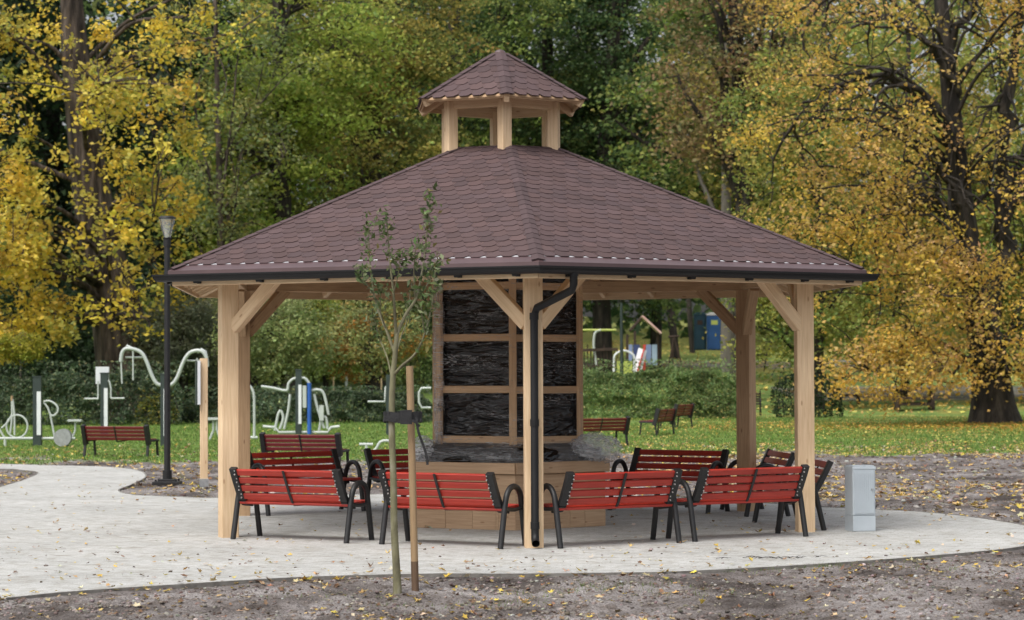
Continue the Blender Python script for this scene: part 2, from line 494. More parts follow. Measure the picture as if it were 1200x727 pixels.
def np_mesh(name, V, Q, mat, cols=None, parent=None, smooth=False, loc=None, attr='col'):
    """V (n,3), Q (m,k) same-size polygons, cols (n,3)"""
    me = bpy.data.meshes.new(name)
    V = np.ascontiguousarray(V, dtype=np.float32)
    Q = np.ascontiguousarray(Q, dtype=np.int32)
    me.vertices.add(len(V)); me.vertices.foreach_set('co', V.ravel())
    me.loops.add(Q.size); me.loops.foreach_set('vertex_index', Q.ravel())
    me.polygons.add(len(Q)); me.polygons.foreach_set('loop_start', np.arange(0, Q.size, Q.shape[1], dtype=np.int32))
    me.polygons.foreach_set('loop_total', np.full(len(Q), Q.shape[1], dtype=np.int32))
    if smooth: me.polygons.foreach_set('use_smooth', np.ones(len(Q), dtype=bool))
    if cols is not None:
        a = me.color_attributes.new(attr, 'FLOAT_COLOR', 'POINT')
        c = np.ones((len(V), 4), dtype=np.float32); c[:, :3] = cols
        a.data.foreach_set('color', c.ravel())
    me.materials.append(mat)
    me.update(calc_edges=True)
    o = bpy.data.objects.new(name, me)
    COL.objects.link(o)
    if parent: o.parent = parent
    if loc is not None: o.location = loc
    return o

def thing(name, label, cat, loc=(0, 0, 0), rz=0, group=None):
    o = bpy.data.objects.new(name, None)
    COL.objects.link(o)
    o.empty_display_size = 0.2
    o.location = loc; o.rotation_euler.z = rz
    o['label'] = label; o['category'] = cat
    if group: o['group'] = group
    return o

def tag(o, label=None, cat=None, group=None, kind=None):
    if label: o['label'] = label
    if cat: o['category'] = cat
    if group: o['group'] = group
    if kind: o['kind'] = kind
    return o

def dup(root, loc, rz, label):
    def cp(o, par):
        c = o.copy(); COL.objects.link(c)
        c.parent = par
        for ch in kids[o.name]: cp(ch, c)
        return c
    kids = {}
    def walk(o):
        kids[o.name] = list(o.children)
        for ch in kids[o.name]: walk(ch)
    walk(root)
    r = cp(root, None)
    r.location = loc; r.rotation_euler.z = rz; r['label'] = label
    return r

# ------------------------------------------------------------------ paving outline (world metres)
edge_px = [(-90, 709), (0, 702), (80, 694), (200, 686), (350, 677), (500, 673), (600, 673), (700, 672), (800, 670), (950, 662), (1100, 651), (1195, 641),
           (1222, 630), (1200, 616), (1092, 601), (960, 594), (800, 584), (600, 579), (400, 580), (256, 583.5), (212, 582.5), (157, 580), (138, 575), (151, 569), (170, 559), (160, 551),
           (121, 547), (60, 545.5), (0, 544), (-90, 543.5), (-90, 549), (0, 549.7), (24, 551), (45, 554), (30, 561.6), (0, 570.7), (-90, 592)]
pav = [G(*p) for p in edge_px]
pav = [Vector((-9.5, 14.5, 0))] + pav + [Vector((-9.5, 27, 0))]
def smooth_closed(p, n=6):
    out = []
    m = len(p)
    for i in range(m):
        a, b, c, d = p[i - 1], p[i], p[(i + 1) % m], p[(i + 2) % m]
        for k in range(n):
            t = k / n
            out.append(0.5 * ((2 * b) + (c - a) * t + (2 * a - 5 * b + 4 * c - d) * t * t + (3 * b - a - 3 * c + d) * t ** 3))
    return out
pavs = smooth_closed(pav)
PX = np.array([p.x for p in pavs]); PY = np.array([p.y for p in pavs])
def inside(x, y):
    c = np.zeros(len(x), bool)
    n = len(PX)
    for i in range(n):
        j = i - 1
        yi, yj, xi, xj = PY[i], PY[j], PX[i], PX[j]
        cond = (yi > y) != (yj > y)
        with np.errstate(divide='ignore', invalid='ignore'):
            c ^= cond & (x < (xj - xi) * (y - yi) / (yj - yi + 1e-12) + xi)
    return c
def edge_dist(x, y):
    dm = np.full(len(x), 9.0)
    for i in range(len(PX)):
        ax, ay, bx, by = PX[i - 1], PY[i - 1], PX[i], PY[i]
        dx, dy = bx - ax, by - ay
        t = np.clip(((x - ax) * dx + (y - ay) * dy) / (dx * dx + dy * dy + 1e-9), 0, 1)
        dm = np.minimum(dm, np.hypot(x - ax - t * dx, y - ay - t * dy))
    return dm

# paving slab
b = MB()
top = [Vector((p.x, p.y, 0.0)) for p in pavs]
n = len(top)
tri = tessellate_polygon([top])
for t in tri: b.face([top[i] for i in t])
for i in range(n):
    a, c = top[i - 1], top[i]
    b.face([a, c, c - Vector((0, 0, 0.12)), a - Vector((0, 0, 0.12))])
slab = b.build('path', M['concrete'])
tag(slab, kind='structure')
me = slab.data
# thin edge strip: its dark colour paints the shaded side of the slab
b = MB()
for i in range(n):
    a, c = top[i - 1], top[i]
    if (c - a).length < 1e-4: continue
    d = (c - a).normalized(); nn = Vector((-d.y, d.x, 0))
    mid = (a + c) / 2
    s_ = 1 if not inside(np.array([mid.x + nn.x * 0.03]), np.array([mid.y + nn.y * 0.03]))[0] else -1
    a2, c2 = a + nn * s_ * 0.025, c + nn * s_ * 0.025
    z = Vector((0, 0, 0.006)); dz = Vector((0, 0, 0.14))
    b.face([a + z, c + z, c2 + z, a2 + z]); b.face([a2 + z, c2 + z, c2 - dz, a2 - dz])
    b.face([a + z, a - z, c - z, c + z])
M['edge_shade'] = noise_mat('shaded_slab_edge', [(0.3, (0.12, 0.11, 0.10)), (0.7, (0.24, 0.23, 0.21))], 9, 0.9, 0.3)
tag(b.build('path_edge_shade', M['edge_shade']), kind='structure')

# ------------------------------------------------------------------ ground sheet
ys = [-60, -20, 5]
y = 13.0
while y < 62: ys.append(y); y *= 1.0031
while y < 140: ys.append(y); y *= 1.012
while y < 900: ys.append(y); y *= 1.08
ys = np.array(ys)
s1 = np.linspace(-1, 1, 421)
ss = np.concatenate([[-40, -8, -3, -1.6], s1, [1.6, 3, 8, 40]])
W = 0.27 * np.clip(ys, 13, None) + 1.0
X = W[:, None] * ss[None, :]
Y = np.repeat(ys[:, None], len(ss), 1)
x, y = X.ravel(), Y.ravel()
z = terrain(x, y)
nearm = (y > 12) & (y < 75) & (np.abs(x) < 25)
xi, yi = x[nearm], y[nearm]
ins = inside(xi, yi); ed = edge_dist(xi, yi)
p3 = np.stack([xi, yi, np.zeros_like(xi)], 1)
bumps = (fbm(p3 * 1.1, 3) - 0.5) * 0.10 + np.clip(fbm(p3 * 5.0 + 9, 4) - 0.5, -1, 1) * 0.10 + np.clip(fbm(p3 * 22 + 3, 2) - 0.62, 0, 1) * 0.09
amp = np.clip(ed / 0.5, 0.25, 1) * np.where(yi > 48, 0.5, 1)
zz = -0.035 + bumps * amp
zz = np.where(ed < 0.2, np.minimum(zz + .012, -0.004), zz)
zz = np.where(ins, -0.06 - 0.04 * (ed > 0.3), zz)
z[nearm] = z[nearm] + zz
far = (y >= 75)
z[far] += (fbm(np.stack([x[far] * .3, y[far] * .3, 0 * x[far]], 1), 3) - .5) * .15 - 0.03
# grass mask
nz = (fbm(np.stack([x * 0.5, y * 0.35, 0 * x], 1), 4) - 0.5) + .25 * (fbm(np.stack([x * 2.5, y * 1.6, 0 * x], 1), 3) - .5)
gl = 47.5 + nz * 9 + np.where(x > 2, 2.0, 0) + np.where(x < -2.0, -0.8, 0)
grass = np.clip((y - gl) / 1.6, 0, 1)
# brown trodden earth near the far play area and on the right
def band(px0, py0, px1, py1, width):
    a = P(px0, py0, 1); return None
earth = np.zeros_like(x)
m = (y > 96) & (y < 108) & (x > 12)
earth[m] = 1
m2 = (y > 128 + nz * 10) & (y < 137 + nz * 10) & (x < 30) & (x > 3)
earth[m2] = 1
grass = grass * (1 - earth * 0.85)
lit = np.clip((fbm(np.stack([x * 0.8, y * 0.5, 0 * x + 5], 1), 4) - 0.5) * 5, 0, 1) * 0.5 * (y > 60) * (x > 5)
lit = np.maximum(lit, np.clip(1 - np.abs(y - 70) / 4, 0, 1) * 0.3 * (x > 8))
lit = np.maximum(lit, np.clip((y - 140) / 15, 0, 1) * 0.3)
msk = np.stack([grass, lit, earth], 1)
nr, nc = len(ys), len(ss)
idx = np.arange(nr * nc).reshape(nr, nc)
Q = np.stack([idx[:-1, :-1], idx[:-1, 1:], idx[1:, 1:], idx[1:, :-1]], -1).reshape(-1, 4)
g = np_mesh('ground', np.stack([x, y, z], 1), Q, M['ground'], msk, smooth=True, attr='mask')
tag(g, kind='structure')

def soil_z(x, y):
    """height of the ground sheet (or slab) at points"""
    x = np.asarray(x, float); y = np.asarray(y, float)
    r = terrain(x, y).copy()
    p3 = np.stack([x, y, 0 * x], 1)
    ins = inside(x, y); ed = edge_dist(x, y)
    bumps = (fbm(p3 * 1.1, 3) - 0.5) * 0.10 + np.clip(fbm(p3 * 5.0 + 9, 4) - 0.5, -1, 1) * 0.10 + np.clip(fbm(p3 * 22 + 3, 2) - 0.62, 0, 1) * 0.09
    amp = np.clip(ed / 0.5, 0.25, 1) * np.where(y > 48, 0.5, 1)
    zz = -0.035 + bumps * amp
    zz = np.where(ed < 0.2, np.minimum(zz + .012, -0.004), zz)
    return r + np.where(ins, 0.0, np.where(y < 75, zz, -.03))

# ------------------------------------------------------------------ GAZEBO
XC, D0, TH = -0.066, 27.60, 0.0758
gaz = thing('gazebo', 'hexagonal timber gazebo with brown shingled roof and small cupola on concrete paving', 'gazebo', (XC, D0, 0), TH)
def hx(r, k, z, ox=0.0):
    a = R(60 * k)
    return Vector((r * math.sin(a) + ox, -r * math.cos(a), z))
RP = 3.70
BZ0, BZ1 = 2.82, 2.97
yaw = {0: 0.0, -1: R(8), 1: R(0), 2: R(27), -2: R(4), 3: 0.0}
for k in (0, 1, 2, 3, -2, -1):
    b = MB()
    p = hx(RP, k, 0)
    c, s_ = math.cos(yaw[k]), math.sin(yaw[k])
    b.beam(p + Vector((0, 0, 0.0)), p + Vector((0, 0, BZ0)), 0.19, 0.19, (-s_, c, 0))
    # beam() swaps 'up' for vertical beams, so rotate by hand
    pts = []
    for v in b.v:
        dx, dy = v[0] - p.x, v[1] - p.y
        pts.append((p.x + dx * c - dy * s_, p.y + dx * s_ + dy * c, v[2]))
    b.v = pts
    b.build('post', M['pine2'] if k in (2, 3, -2) else M['pine'], gaz)
for k in range(6):
    b = MB(); a, c = hx(RP, k, (BZ0 + BZ1) / 2), hx(RP, k + 1, (BZ0 + BZ1) / 2)
    b.beam(a, c, 0.14, BZ1 - BZ0 - 0.004 * (k % 2))
    b.build('plate_beam', M['pine2'] if k in (1, 2, 3, 4) else M['pine'], gaz)
    for e, (p, q) in enumerate(((a, c), (c, a))):
        d = (q - p).normalized()
        b = MB()
        s0 = p + d * 0.07; s0.z = 2.20 + 0.09
        s1_ = p + d * 0.62; s1_.z = BZ0 + 0.02
        b.beam(s0, s1_, 0.115 + 0.002 * e, 0.13, (0, 0, 1))
        b.build('brace', M['pine'] if k in (0, 5) else M['pine2'], gaz)
# roof
RE, ZE, RT, ZT = 4.37, 2.93, 0.66, 4.43
def roofz(r): return ZE + (ZT - ZE) * (RE - r) / (RE - RT)
def clip_poly(poly, fn):
    out = []
    for i in range(len(poly)):
        a, b_ = poly[i - 1], poly[i]
        fa, fb = fn(a), fn(b_)
        if (fa >= 0) != (fb >= 0):
            t = fa / (fa - fb)
            out.append((a[0] + (b_[0] - a[0]) * t, a[1] + (b_[1] - a[1]) * t))
        if fb >= 0: out.append(b_)
    return out
def shingle_roof(name, re, ze, rt, zt, parent, tabw, course, ox=0.0, cap=True, t_off=-0.035):
    V, Fc, C = [], [], []
    for k in range(6):
        A, B = hx(re, k, ze), hx(re, k + 1, ze)
        A2, B2 = hx(rt, k, zt), hx(rt, k + 1, zt)
        ex = (B - A).normalized()
        mid, mid2 = (A + B) / 2, (A2 + B2) / 2
        up = mid2 - mid; SL = up.length; up.normalize()
        nrm = ex.cross(up).normalized()
        hw0, hw1 = (B - A).length / 2, (B2 - A2).length / 2
        nrow = int(math.ceil(SL / course))
        for r in range(-0, nrow):
            t0 = r * course + t_off
            off = (r % 2) * 0.5 * tabw
            m = int(hw0 / tabw) + 2
            for j in range(-m, m + 1):
                cx = j * tabw + off
                wv = tabw / 2 * 0.985
                jt = random.uniform(-0.003, 0.003)
                lo, md, hi = t0 + jt, t0 + course * 0.36, t0 + course * 1.5
                poly = [(cx - wv, md), (cx - wv * 0.55, lo), (cx + wv * 0.55, lo), (cx + wv, md), (cx + wv, hi), (cx - wv, hi)]
                def hwf(t): return hw0 + (hw1 - hw0) * t / SL
                kk = (hw1 - hw0) / SL
                poly = clip_poly(poly, lambda p: hw0 + kk * p[1] - p[0])
                if len(poly) >= 3: poly = clip_poly(poly, lambda p: hw0 + kk * p[1] + p[0])
                if len(poly) >= 3: poly = clip_poly(poly, lambda p: SL - p[1])
                if len(poly) < 3: continue
                v = random.gauss(0, 0.085) + 0.05 * math.sin(cx * 1.7 + r)
                base = np.array([0.078, 0.051, 0.053]) * (1 + v) + np.array([0.012, 0.004, 0.0]) * random.random()
                lift = random.uniform(0.0, 0.003)
                def pt(q, dz=0.0):
                    h = 0.009 * (1 - (q[1] - lo) / (hi - lo)) + 0.002 + lift + dz
                    return mid + ex * q[0] + up * q[1] + nrm * h
                i0 = len(V)
                tp = [pt(q) for q in poly]
                V += tp; C += [base] * len(tp)
                Fc.append(tuple(range(i0, i0 + len(tp))))
                # lower lip
                for q in range(len(poly)):
                    a, c = poly[q], poly[(q + 1) % len(poly)]
                    if max(a[1], c[1]) <= md + 1e-6:
                        i1 = len(V)
                        V += [pt(a), pt(c), pt(c, -0.007), pt(a, -0.007)]
                        C += [base * 0.8] * 4
                        Fc.append((i1 + 3, i1 + 2, i1 + 1, i1))
    # hip caps
    if cap:
        for k in range(6):
            a, c = hx(re, k, ze), hx(rt, k, zt)
            d = (c - a); L = d.length; d.normalize()
            tl, tr = hx(1, k - 0.5, 0), hx(1, k + 0.5, 0)
            side = Vector((math.cos(R(60 * k)), math.sin(R(60 * k)), 0))
            nrm = side.cross(d).normalized()
            if nrm.z < 0: nrm = -nrm
            st = 0.16
            for i in range(int(L / st)):
                base = np.array([0.076, 0.050, 0.052]) * (1 + random.gauss(0, 0.1))
                p, q = a + d * (i * st - 0.02), a + d * min(L, (i + 1.35) * st)
                dr = (ze - zt) / (re - rt) * -0.1 * 0.10 * 6
                w_ = 0.07; drop = 0.016
                i0 = len(V)
                V += [p - side * w_ + nrm * (0.024 - drop), p + nrm * 0.025, p + side * w_ + nrm * (0.024 - drop),
                      q + side * w_ * .9 + nrm * (0.016 - drop), q + nrm * 0.018, q - side * w_ * .9 + nrm * (0.016 - drop)]
                C += [base] * 6
                Fc += [(i0, i0 + 1, i0 + 4, i0 + 5), (i0 + 1, i0 + 2, i0 + 3, i0 + 4)]
                i1 = len(V)
                V += [p - side * w_ + nrm * (0.024 - drop), p + nrm * 0.025, p + side * w_ + nrm * (0.024 - drop), p + nrm * 0.004 + side * w_, p + nrm * 0.004 - side * w_]
                C += [base * .8] * 5
                Fc.append((i1, i1 + 4, i1 + 3, i1 + 2, i1 + 1))
    me = bpy.data.meshes.new(name)
    me.from_pydata([tuple(v + Vector((ox, 0, 0))) for v in V], [], Fc)
    a = me.color_attributes.new('col', 'FLOAT_COLOR', 'POINT')
    cc = np.ones((len(V), 4), dtype=np.float32); cc[:, :3] = np.array(C)
    a.data.foreach_set('color', cc.ravel())
    me.materials.append(M['shingle'])
    o = bpy.data.objects.new(name, me); COL.objects.link(o); o.parent = parent
    return o
roof = shingle_roof('roof', RE, ZE, RT, ZT, gaz, 0.180, 0.142, t_off=0.085)
# roof deck: boards below the shingles
b = MB()
for k in range(6):
    A, B, A2, B2 = hx(RE, k, ZE), hx(RE, k + 1, ZE), hx(RT, k, ZT), hx(RT, k + 1, ZT)
    nb = 34
    dz = Vector((0, 0, -0.006)); dz2 = Vector((0, 0, -0.028))
    b.face([A + dz, B + dz, B2 + dz, A2 + dz])
    for i in range(nb):
        t0, t1 = i / nb, (i + 0.94) / nb
        q = [A.lerp(A2, t0) + dz2, B.lerp(B2, t0) + dz2, B.lerp(B2, t1) + dz2, A.lerp(A2, t1) + dz2]
        o1, o2 = random.random() * 30, random.random() * 30
        L = (q[0] - q[1]).length
        b.face(q[::-1], [(o1, o2 + .12), (o1 + L, o2 + .12), (o1 + L, o2), (o1, o2)])
    b.face([A + dz, A + dz2, B + dz2, B + dz])
    b.face([A2 + dz, A2 + dz2, B2 + dz2, B2 + dz])
b.build('roof_deck', M['pine2'], gaz)
# rafters
for k in range(6):
    b = MB()
    b.beam(hx(RE - .05, k, roofz(RE) - 0.105), hx(0.62, k, roofz(0.66) - 0.12), 0.09, 0.14)
    b.build('hip_rafter', M['pine'], gaz)
    A, B = hx(RE - .03, k, ZE), hx(RE - .03, k + 1, ZE)
    A2, B2 = hx(RT, k, ZT), hx(RT, k + 1, ZT)
    m1, m2 = (A + B) / 2, (A2 + B2) / 2
    upv = (m2 - m1)
    for t in (0.12, 0.26, 0.42, 0.58, 0.74, 0.88):
        p = A.lerp(B, t)
        frac = min(1.0, min(t, 1 - t) * 2 * 1.15)
        q = p + upv * min(frac * .98, .93)
        b = MB(); dz = Vector((0, 0, -0.105))
        b.beam(p + dz, q + dz, 0.06, 0.13)
        b.build('rafter', M['pine'], gaz)
# collar ring at the top
for k in range(6):
    b = MB(); b.beam(hx(0.72, k, 4.24), hx(0.72, k + 1, 4.24), 0.07, 0.16 - .004 * (k % 2)); b.build('ring_beam', M['pine2'], gaz)
# fascia boards, flashing, pale strip, gutter
GR = 0.058
for k in range(6):
    b = MB()
    b.beam(hx(RE - 0.005, k, ZE - 0.10), hx(RE - 0.005, k + 1, ZE - 0.10), 0.026, 0.17 - .004 * (k % 2))
    b.build('fascia', M['pine'], gaz)
    A, B = hx(RE, k, ZE), hx(RE, k + 1, ZE)
    ex = (B - A).normalized(); outw = ((A + B) / 2); outw.z = 0; outw.normalize()
    sl_ = (ZT - ZE) / ((RE - RT) * math.cos(R(30)))
    b = MB()
    # flashing: from under the shingles over the edge and down behind the gutter
    prof = [(-0.15, 0.15 * sl_ + 0.003), (0.0, 0.003), (0.052, -0.020), (0.056, -0.085)]
    for (o0, z0), (o1, z1) in zip(prof[:-1], prof[1:]):
        e0, e1 = o0 * math.tan(R(30)), o1 * math.tan(R(30))
        b.face([A + outw * o0 - ex * e0 + Vector((0, 0, z0)), B + outw * o0 + ex * e0 + Vector((0, 0, z0)), B + outw * o1 + ex * e1 + Vector((0, 0, z1)), A + outw * o1 - ex * e1 + Vector((0, 0, z1))])
    fl = b.build('eave_flashing', M['flash'], roof)
    b = MB()
    upv_ = ((hx(RT, k, ZT) + hx(RT, k + 1, ZT)) / 2 - (A + B) / 2).normalized(); nn_ = ex.cross(upv_)
    e_ = 0.045 * math.tan(R(30))
    q = [(0.090, .0035), (0.120, .0035)]
    p0_ = [A + upv_ * t + ex * (t * .55 + .03) + nn_ * h for t, h in q]; p1_ = [B + upv_ * t - ex * (t * .55 + .03) + nn_ * h for t, h in q]
    b.face([p0_[0], p1_[0], p1_[1], p0_[1]])
    b.build('starter_strip', M['strip'], roof)
    # gutter: half round channel
    b = MB()
    oc = 0.062 + GR * 0.55; zc = ZE - 0.085
    prof = [(oc + GR * math.cos(a), zc + GR * math.sin(a)) for a in np.linspace(math.pi, 2 * math.pi, 9)]
    prof = [(oc - GR, zc + .02)] + prof + [(oc + GR, zc + 0.018), (oc + GR + .010, zc + .022), (oc + GR + .010, zc + .008), (oc + GR + .003, zc)]
    inner = [(oc + (GR - .004) * math.cos(a), zc + (GR - .004) * math.sin(a)) for a in np.linspace(math.pi, 2 * math.pi, 9)]
    ends = {0: (0, .10), 1: (0, 0)}.get(k, (0, 0))
    def gp(o, z, which, ext=0.0):
        e = o * math.tan(R(30)) + ext
        base = A if which == 0 else B
        return base + outw * o + ex * (e if which else -e) + Vector((0, 0, z - ZE))
    ext = {0: (0.0, 0.035), 5: (0.075, 0.0)}.get(k, (0, 0))
    for pr, fl_ in ((prof, 0), (inner, 1)):
        for (o0, z0), (o1, z1) in zip(pr[:-1], pr[1:]):
            f = [gp(o0, z0, 0, ext[0]), gp(o0, z0, 1, ext[1]), gp(o1, z1, 1, ext[1]), gp(o1, z1, 0, ext[0])]
            b.face(f[::-1] if fl_ else f)
    for wh in (0, 1):
        if ext[wh]:
            b.face([gp(o, z, wh, ext[wh]) for o, z in prof[:10]])
    gut = b.build('gutter', M['gutter'], gaz)
    for t in (0.08, 0.26, 0.44, 0.62, 0.80, 0.95):
        b = MB()
        c = A.lerp(B, t) + outw * (0.02); c.z = ZE - 0.145
        b.beam(c - outw * .01 + Vector((0, 0, .02)), c + outw * .06 - Vector((0, 0, 0.004)), 0.075, 0.03)
        b.beam(c - outw * .004 - Vector((0, 0, .02)), c - outw * .004 + Vector((0, 0, 0.05)), 0.05, 0.012, outw)
        b.build('gutter_bracket', M['gutter'], gut)
# downpipe on the front post
A, B = hx(RE, 0, ZE), hx(RE, 1, ZE)
pipe_top = A.lerp(B, 0.085); outw = Vector(((A + B) / 2).to_2d().normalized().to_3d())
pt = pipe_top + outw * 0.09
pp = hx(RP, 0, 0) + Vector((0.0, -0.155, 0))
b = MB()
pr = 0.041
path = [pt + Vector((0, 0, -0.09)), pt + Vector((0, 0, -0.24)), pt + Vector((-.012, .02, -0.30)),
        Vector((pp.x + .03, pp.y, 2.46)), Vector((pp.x, pp.y, 2.38)), Vector((pp.x, pp.y, 0.16)), Vector((pp.x, pp.y - .02, 0.09)), Vector((pp.x, pp.y - 0.09, 0.045 + .01))]
b.tube(path, pr, 14, cap=False)
dp = b.build('downpipe', M['gutter'], gaz, smooth=True)
for z in (2.34, 1.25, 0.2):
    b = MB()
    b.tube([(pp.x, pp.y, z), (pp.x, pp.y, z + .07)], pr * 1.15, 14)
    b.beam((pp.x, pp.y, z + .03), (pp.x, pp.y + .07, z + .03), .03, .03)
    b.build('pipe_clip', M['gutter'], dp)
b = MB()
b.tube([path[0] + Vector((0, 0, .0)), path[0] + Vector((0, 0, -.07))], pr * 1.2, 14)
b.build('pipe_socket', M['gutter'], dp)
# cupola
CO = -0.065
for k in range(6):
    b = MB(); p = hx(0.70, k, 4.30, CO)
    b.beam(p, Vector((p.x, p.y, 4.965)), 0.125, 0.125)
    ang = R(60 * k) * 0 + {0: R(28), 1: R(-20), 5: R(24)}.get(k, R(15))
    c, s_ = math.cos(ang), math.sin(ang)
    b.v = [(p.x + (v[0] - p.x) * c - (v[1] - p.y) * s_, p.y + (v[0] - p.x) * s_ + (v[1] - p.y) * c, v[2]) for v in b.v]
    b.build('cupola_post', M['pine'], gaz)
    b = MB()
    b.beam(hx(0.70, k, 4.945, CO), hx(0.70, k + 1, 4.945, CO), 0.07, 0.13 - .004 * (k % 2))
    b.build('cupola_beam', M['pine'], gaz)
    b = MB()
    b.beam(hx(1.07, k, 4.945, CO), hx(0.08, k, 5.50, CO), 0.06, 0.12)
    b.build('cupola_rafter', M['pine'], gaz)
    b = MB()
    b.beam(hx(1.06, k, 4.962, CO), hx(1.06, k + 1, 4.962, CO), 0.022, 0.045 - .003 * (k % 2))
    b.build('cupola_fascia', M['pine2'], gaz)
croof = shingle_roof('cupola_roof', 1.105, 4.985, 0.03, 5.615, gaz, 0.172, 0.148, CO, t_off=-.018)
b = MB()
for k in range(6):
    A, B, T = hx(1.095, k, 4.978, CO), hx(1.095, k + 1, 4.978, CO), Vector((CO, 0, 5.60))
    b.face([A, B, T]); dz = Vector((0, 0, -.02)); b.face([B + dz, A + dz, T + dz]); b.face([A, A + dz, B + dz, B])
b.build('cupola_deck', M['pine2'], gaz)
b = MB(); b.tube([(CO, 0, 5.60), (CO, 0, 5.625), (CO, 0, 5.64)], [.07, .05, .005], 8)
b.build('cupola_cap', M['flash'], gaz)

# ------------------------------------------------------------------ WRAPPED FIREPLACE (crated)
fp = thing('crated_fireplace', 'crated hexagonal fireplace wrapped in black plastic and clear film under the gazebo', 'crate', (XC, D0, 0), TH)
RB = 1.27
b = MB()
for k in range(6):
    A, B = hx(RB, k, 0), hx(RB, k + 1, 0)
    # horizontal boards with joints
    rows = [(0.0, .21), (.212, .42), (.422, .63)]
    L = (B - A).length; d = (B - A).normalized(); outw = Vector((A + B).to_2d().normalized().to_3d())
    for ri, (z0, z1) in enumerate(rows):
        cuts = [0] + sorted(random.uniform(.15, .85) for _ in range(1 if ri else 4)) + [1]
        for c0, c1 in zip(cuts[:-1], cuts[1:]):
            a_, c_ = A.lerp(B, c0) + d * .002, A.lerp(B, c1) - d * .002
            a_.z = c_.z = (z0 + z1) / 2
            b.beam(a_ - outw * .013, c_ - outw * .013, 0.024 + random.uniform(0, .004), z1 - z0, bev=.003)
b.build('base_boards', M['crate'], fp)
for k in range(6):
    b = MB(); b.beam(hx(RB + .03, k, .70), hx(RB + .03, k + 1, .70), .05, .13 - .003 * (k % 2)); b.build('cap_rail', M['crate'], fp)
b = MB()
b.face([hx(RB, k, .757) for k in range(6)])
b.build('base_top', M['crate'], fp)
# column
RCc = 0.95
def hexshell(name, mat, r_of, z0, z1, nz, na, parent, amp, seed, closed_top=False, zs=6.0):
    V = []; Q = []
    na6 = na * 6
    for i in range(nz + 1):
        z = z0 + (z1 - z0) * i / nz
        for j in range(na6):
            k, t = divmod(j, na)
            p = hx(1, k, 0).lerp(hx(1, k + 1, 0), t / na) * r_of(z)
            V.append((p.x, p.y, z))
    V = np.array(V)
    nn = (fbm(np.stack([V[:, 0] * 3 + seed, V[:, 1] * 3, V[:, 2] * zs], 1), 4) - .5)
    rad = np.hypot(V[:, 0], V[:, 1]) + 1e-6
    V[:, 0] *= 1 + nn * amp / rad; V[:, 1] *= 1 + nn * amp / rad
    for i in range(nz):
        for j in range(na6):
            j2 = (j + 1) % na6
            Q.append((i * na6 + j, i * na6 + j2, (i + 1) * na6 + j2, (i + 1) * na6 + j))
    return np_mesh(name, V, Q, mat, None, parent, smooth=True)
hexshell('black_sheeting', M['wrap'], lambda z: RCc - .035, .76, 3.25, 90, 14, fp, 0.05, 1)
for k in range(6):
    b = MB(); w0 = .085 if k == 0 else .10
    b.beam(hx(RCc, k, .76), hx(RCc, k, 3.3), w0, .045, (0, 1, 0))
    p = hx(RCc, k, 0); a = R(60 * k)
    b.v = [(p.x + (v[0] - p.x) * math.cos(a) - (v[1] - p.y) * math.sin(a), p.y + (v[0] - p.x) * math.sin(a) + (v[1] - p.y) * math.cos(a), v[2]) for v in b.v]
    b.build('upright_batten', M['pine2'], fp)
    for z in (1.005, 1.585, 2.185, 2.785):
        b = MB(); b.beam(hx(RCc - .005, k, z + .002 * k), hx(RCc - .005, k + 1, z + .002 * k), .03, .085); b.build('cross_batten', M['pine2'], fp)
hexshell('clear_film', M['film'], lambda z: RCc + .035, .78, 3.2, 80, 12, fp, 0.09, 5)
def roll_r(z):
    t = (z - .765) / .2
    return RCc + .03 + .28 * math.sqrt(max(0, 1 - t * t)) if t < 1 else RCc + .03
hexshell('film_ledge', M['wrap'], lambda z: roll_r(z) - .03, .765, .96, 14, 16, fp, 0.16, 8, zs=9)
hexshell('film_ledge_cover', M['film_thick'], lambda z: roll_r(z) + .01, .74, .99, 18, 16, fp, 0.2, 12, zs=11)
# bunched clear film at the right and left corners
def blob(name, mat, c, r, parent, seed, amp=.5, nu=64, nv=44):
    V = []; Q = []
    for i in range(nv + 1):
        th = math.pi * i / nv
        for j in range(nu):
            ph = 2 * math.pi * j / nu
            V.append((math.sin(th) * math.cos(ph), math.sin(th) * math.sin(ph), math.cos(th)))
    V = np.array(V); rg = 1 - 2 * np.abs(fbm(V * np.array([2.2, 2.2, 3.6]) + seed, 3) - .5) * 2
    rg2 = 1 - 2 * np.abs(fbm(V * np.array([5, 5, 9]) + seed + 7, 3) - .5) * 2
    nn = 1 + (rg - .6) * amp * .75 + (rg2 - .6) * amp * .12
    V = V * nn[:, None] * np.array(r) + np.array(c)
    for i in range(nv):
        for j in range(nu):
            Q.append((i * nu + j, (i + 1) * nu + j, (i + 1) * nu + (j + 1) % nu, i * nu + (j + 1) % nu))
    return np_mesh(name, V, Q, mat, None, parent, smooth=True)
blob('bunched_film', M['film_white'], (1.0, -.60, .90), (.27, .34, .17), fp, 4)
blob('bunched_film', M['film_white'], (.93, -.62, .92), (.24, .26, .14), fp, 14)
blob('film_edge', M['film_thick'], (-.83, -.50, 1.95), (.06, .07, 1.25), fp, 21, .9, 16, 120)
blob('bunched_film', M['film_white'], (-1.02, -.55, .90), (.13, .2, .15), fp, 9)

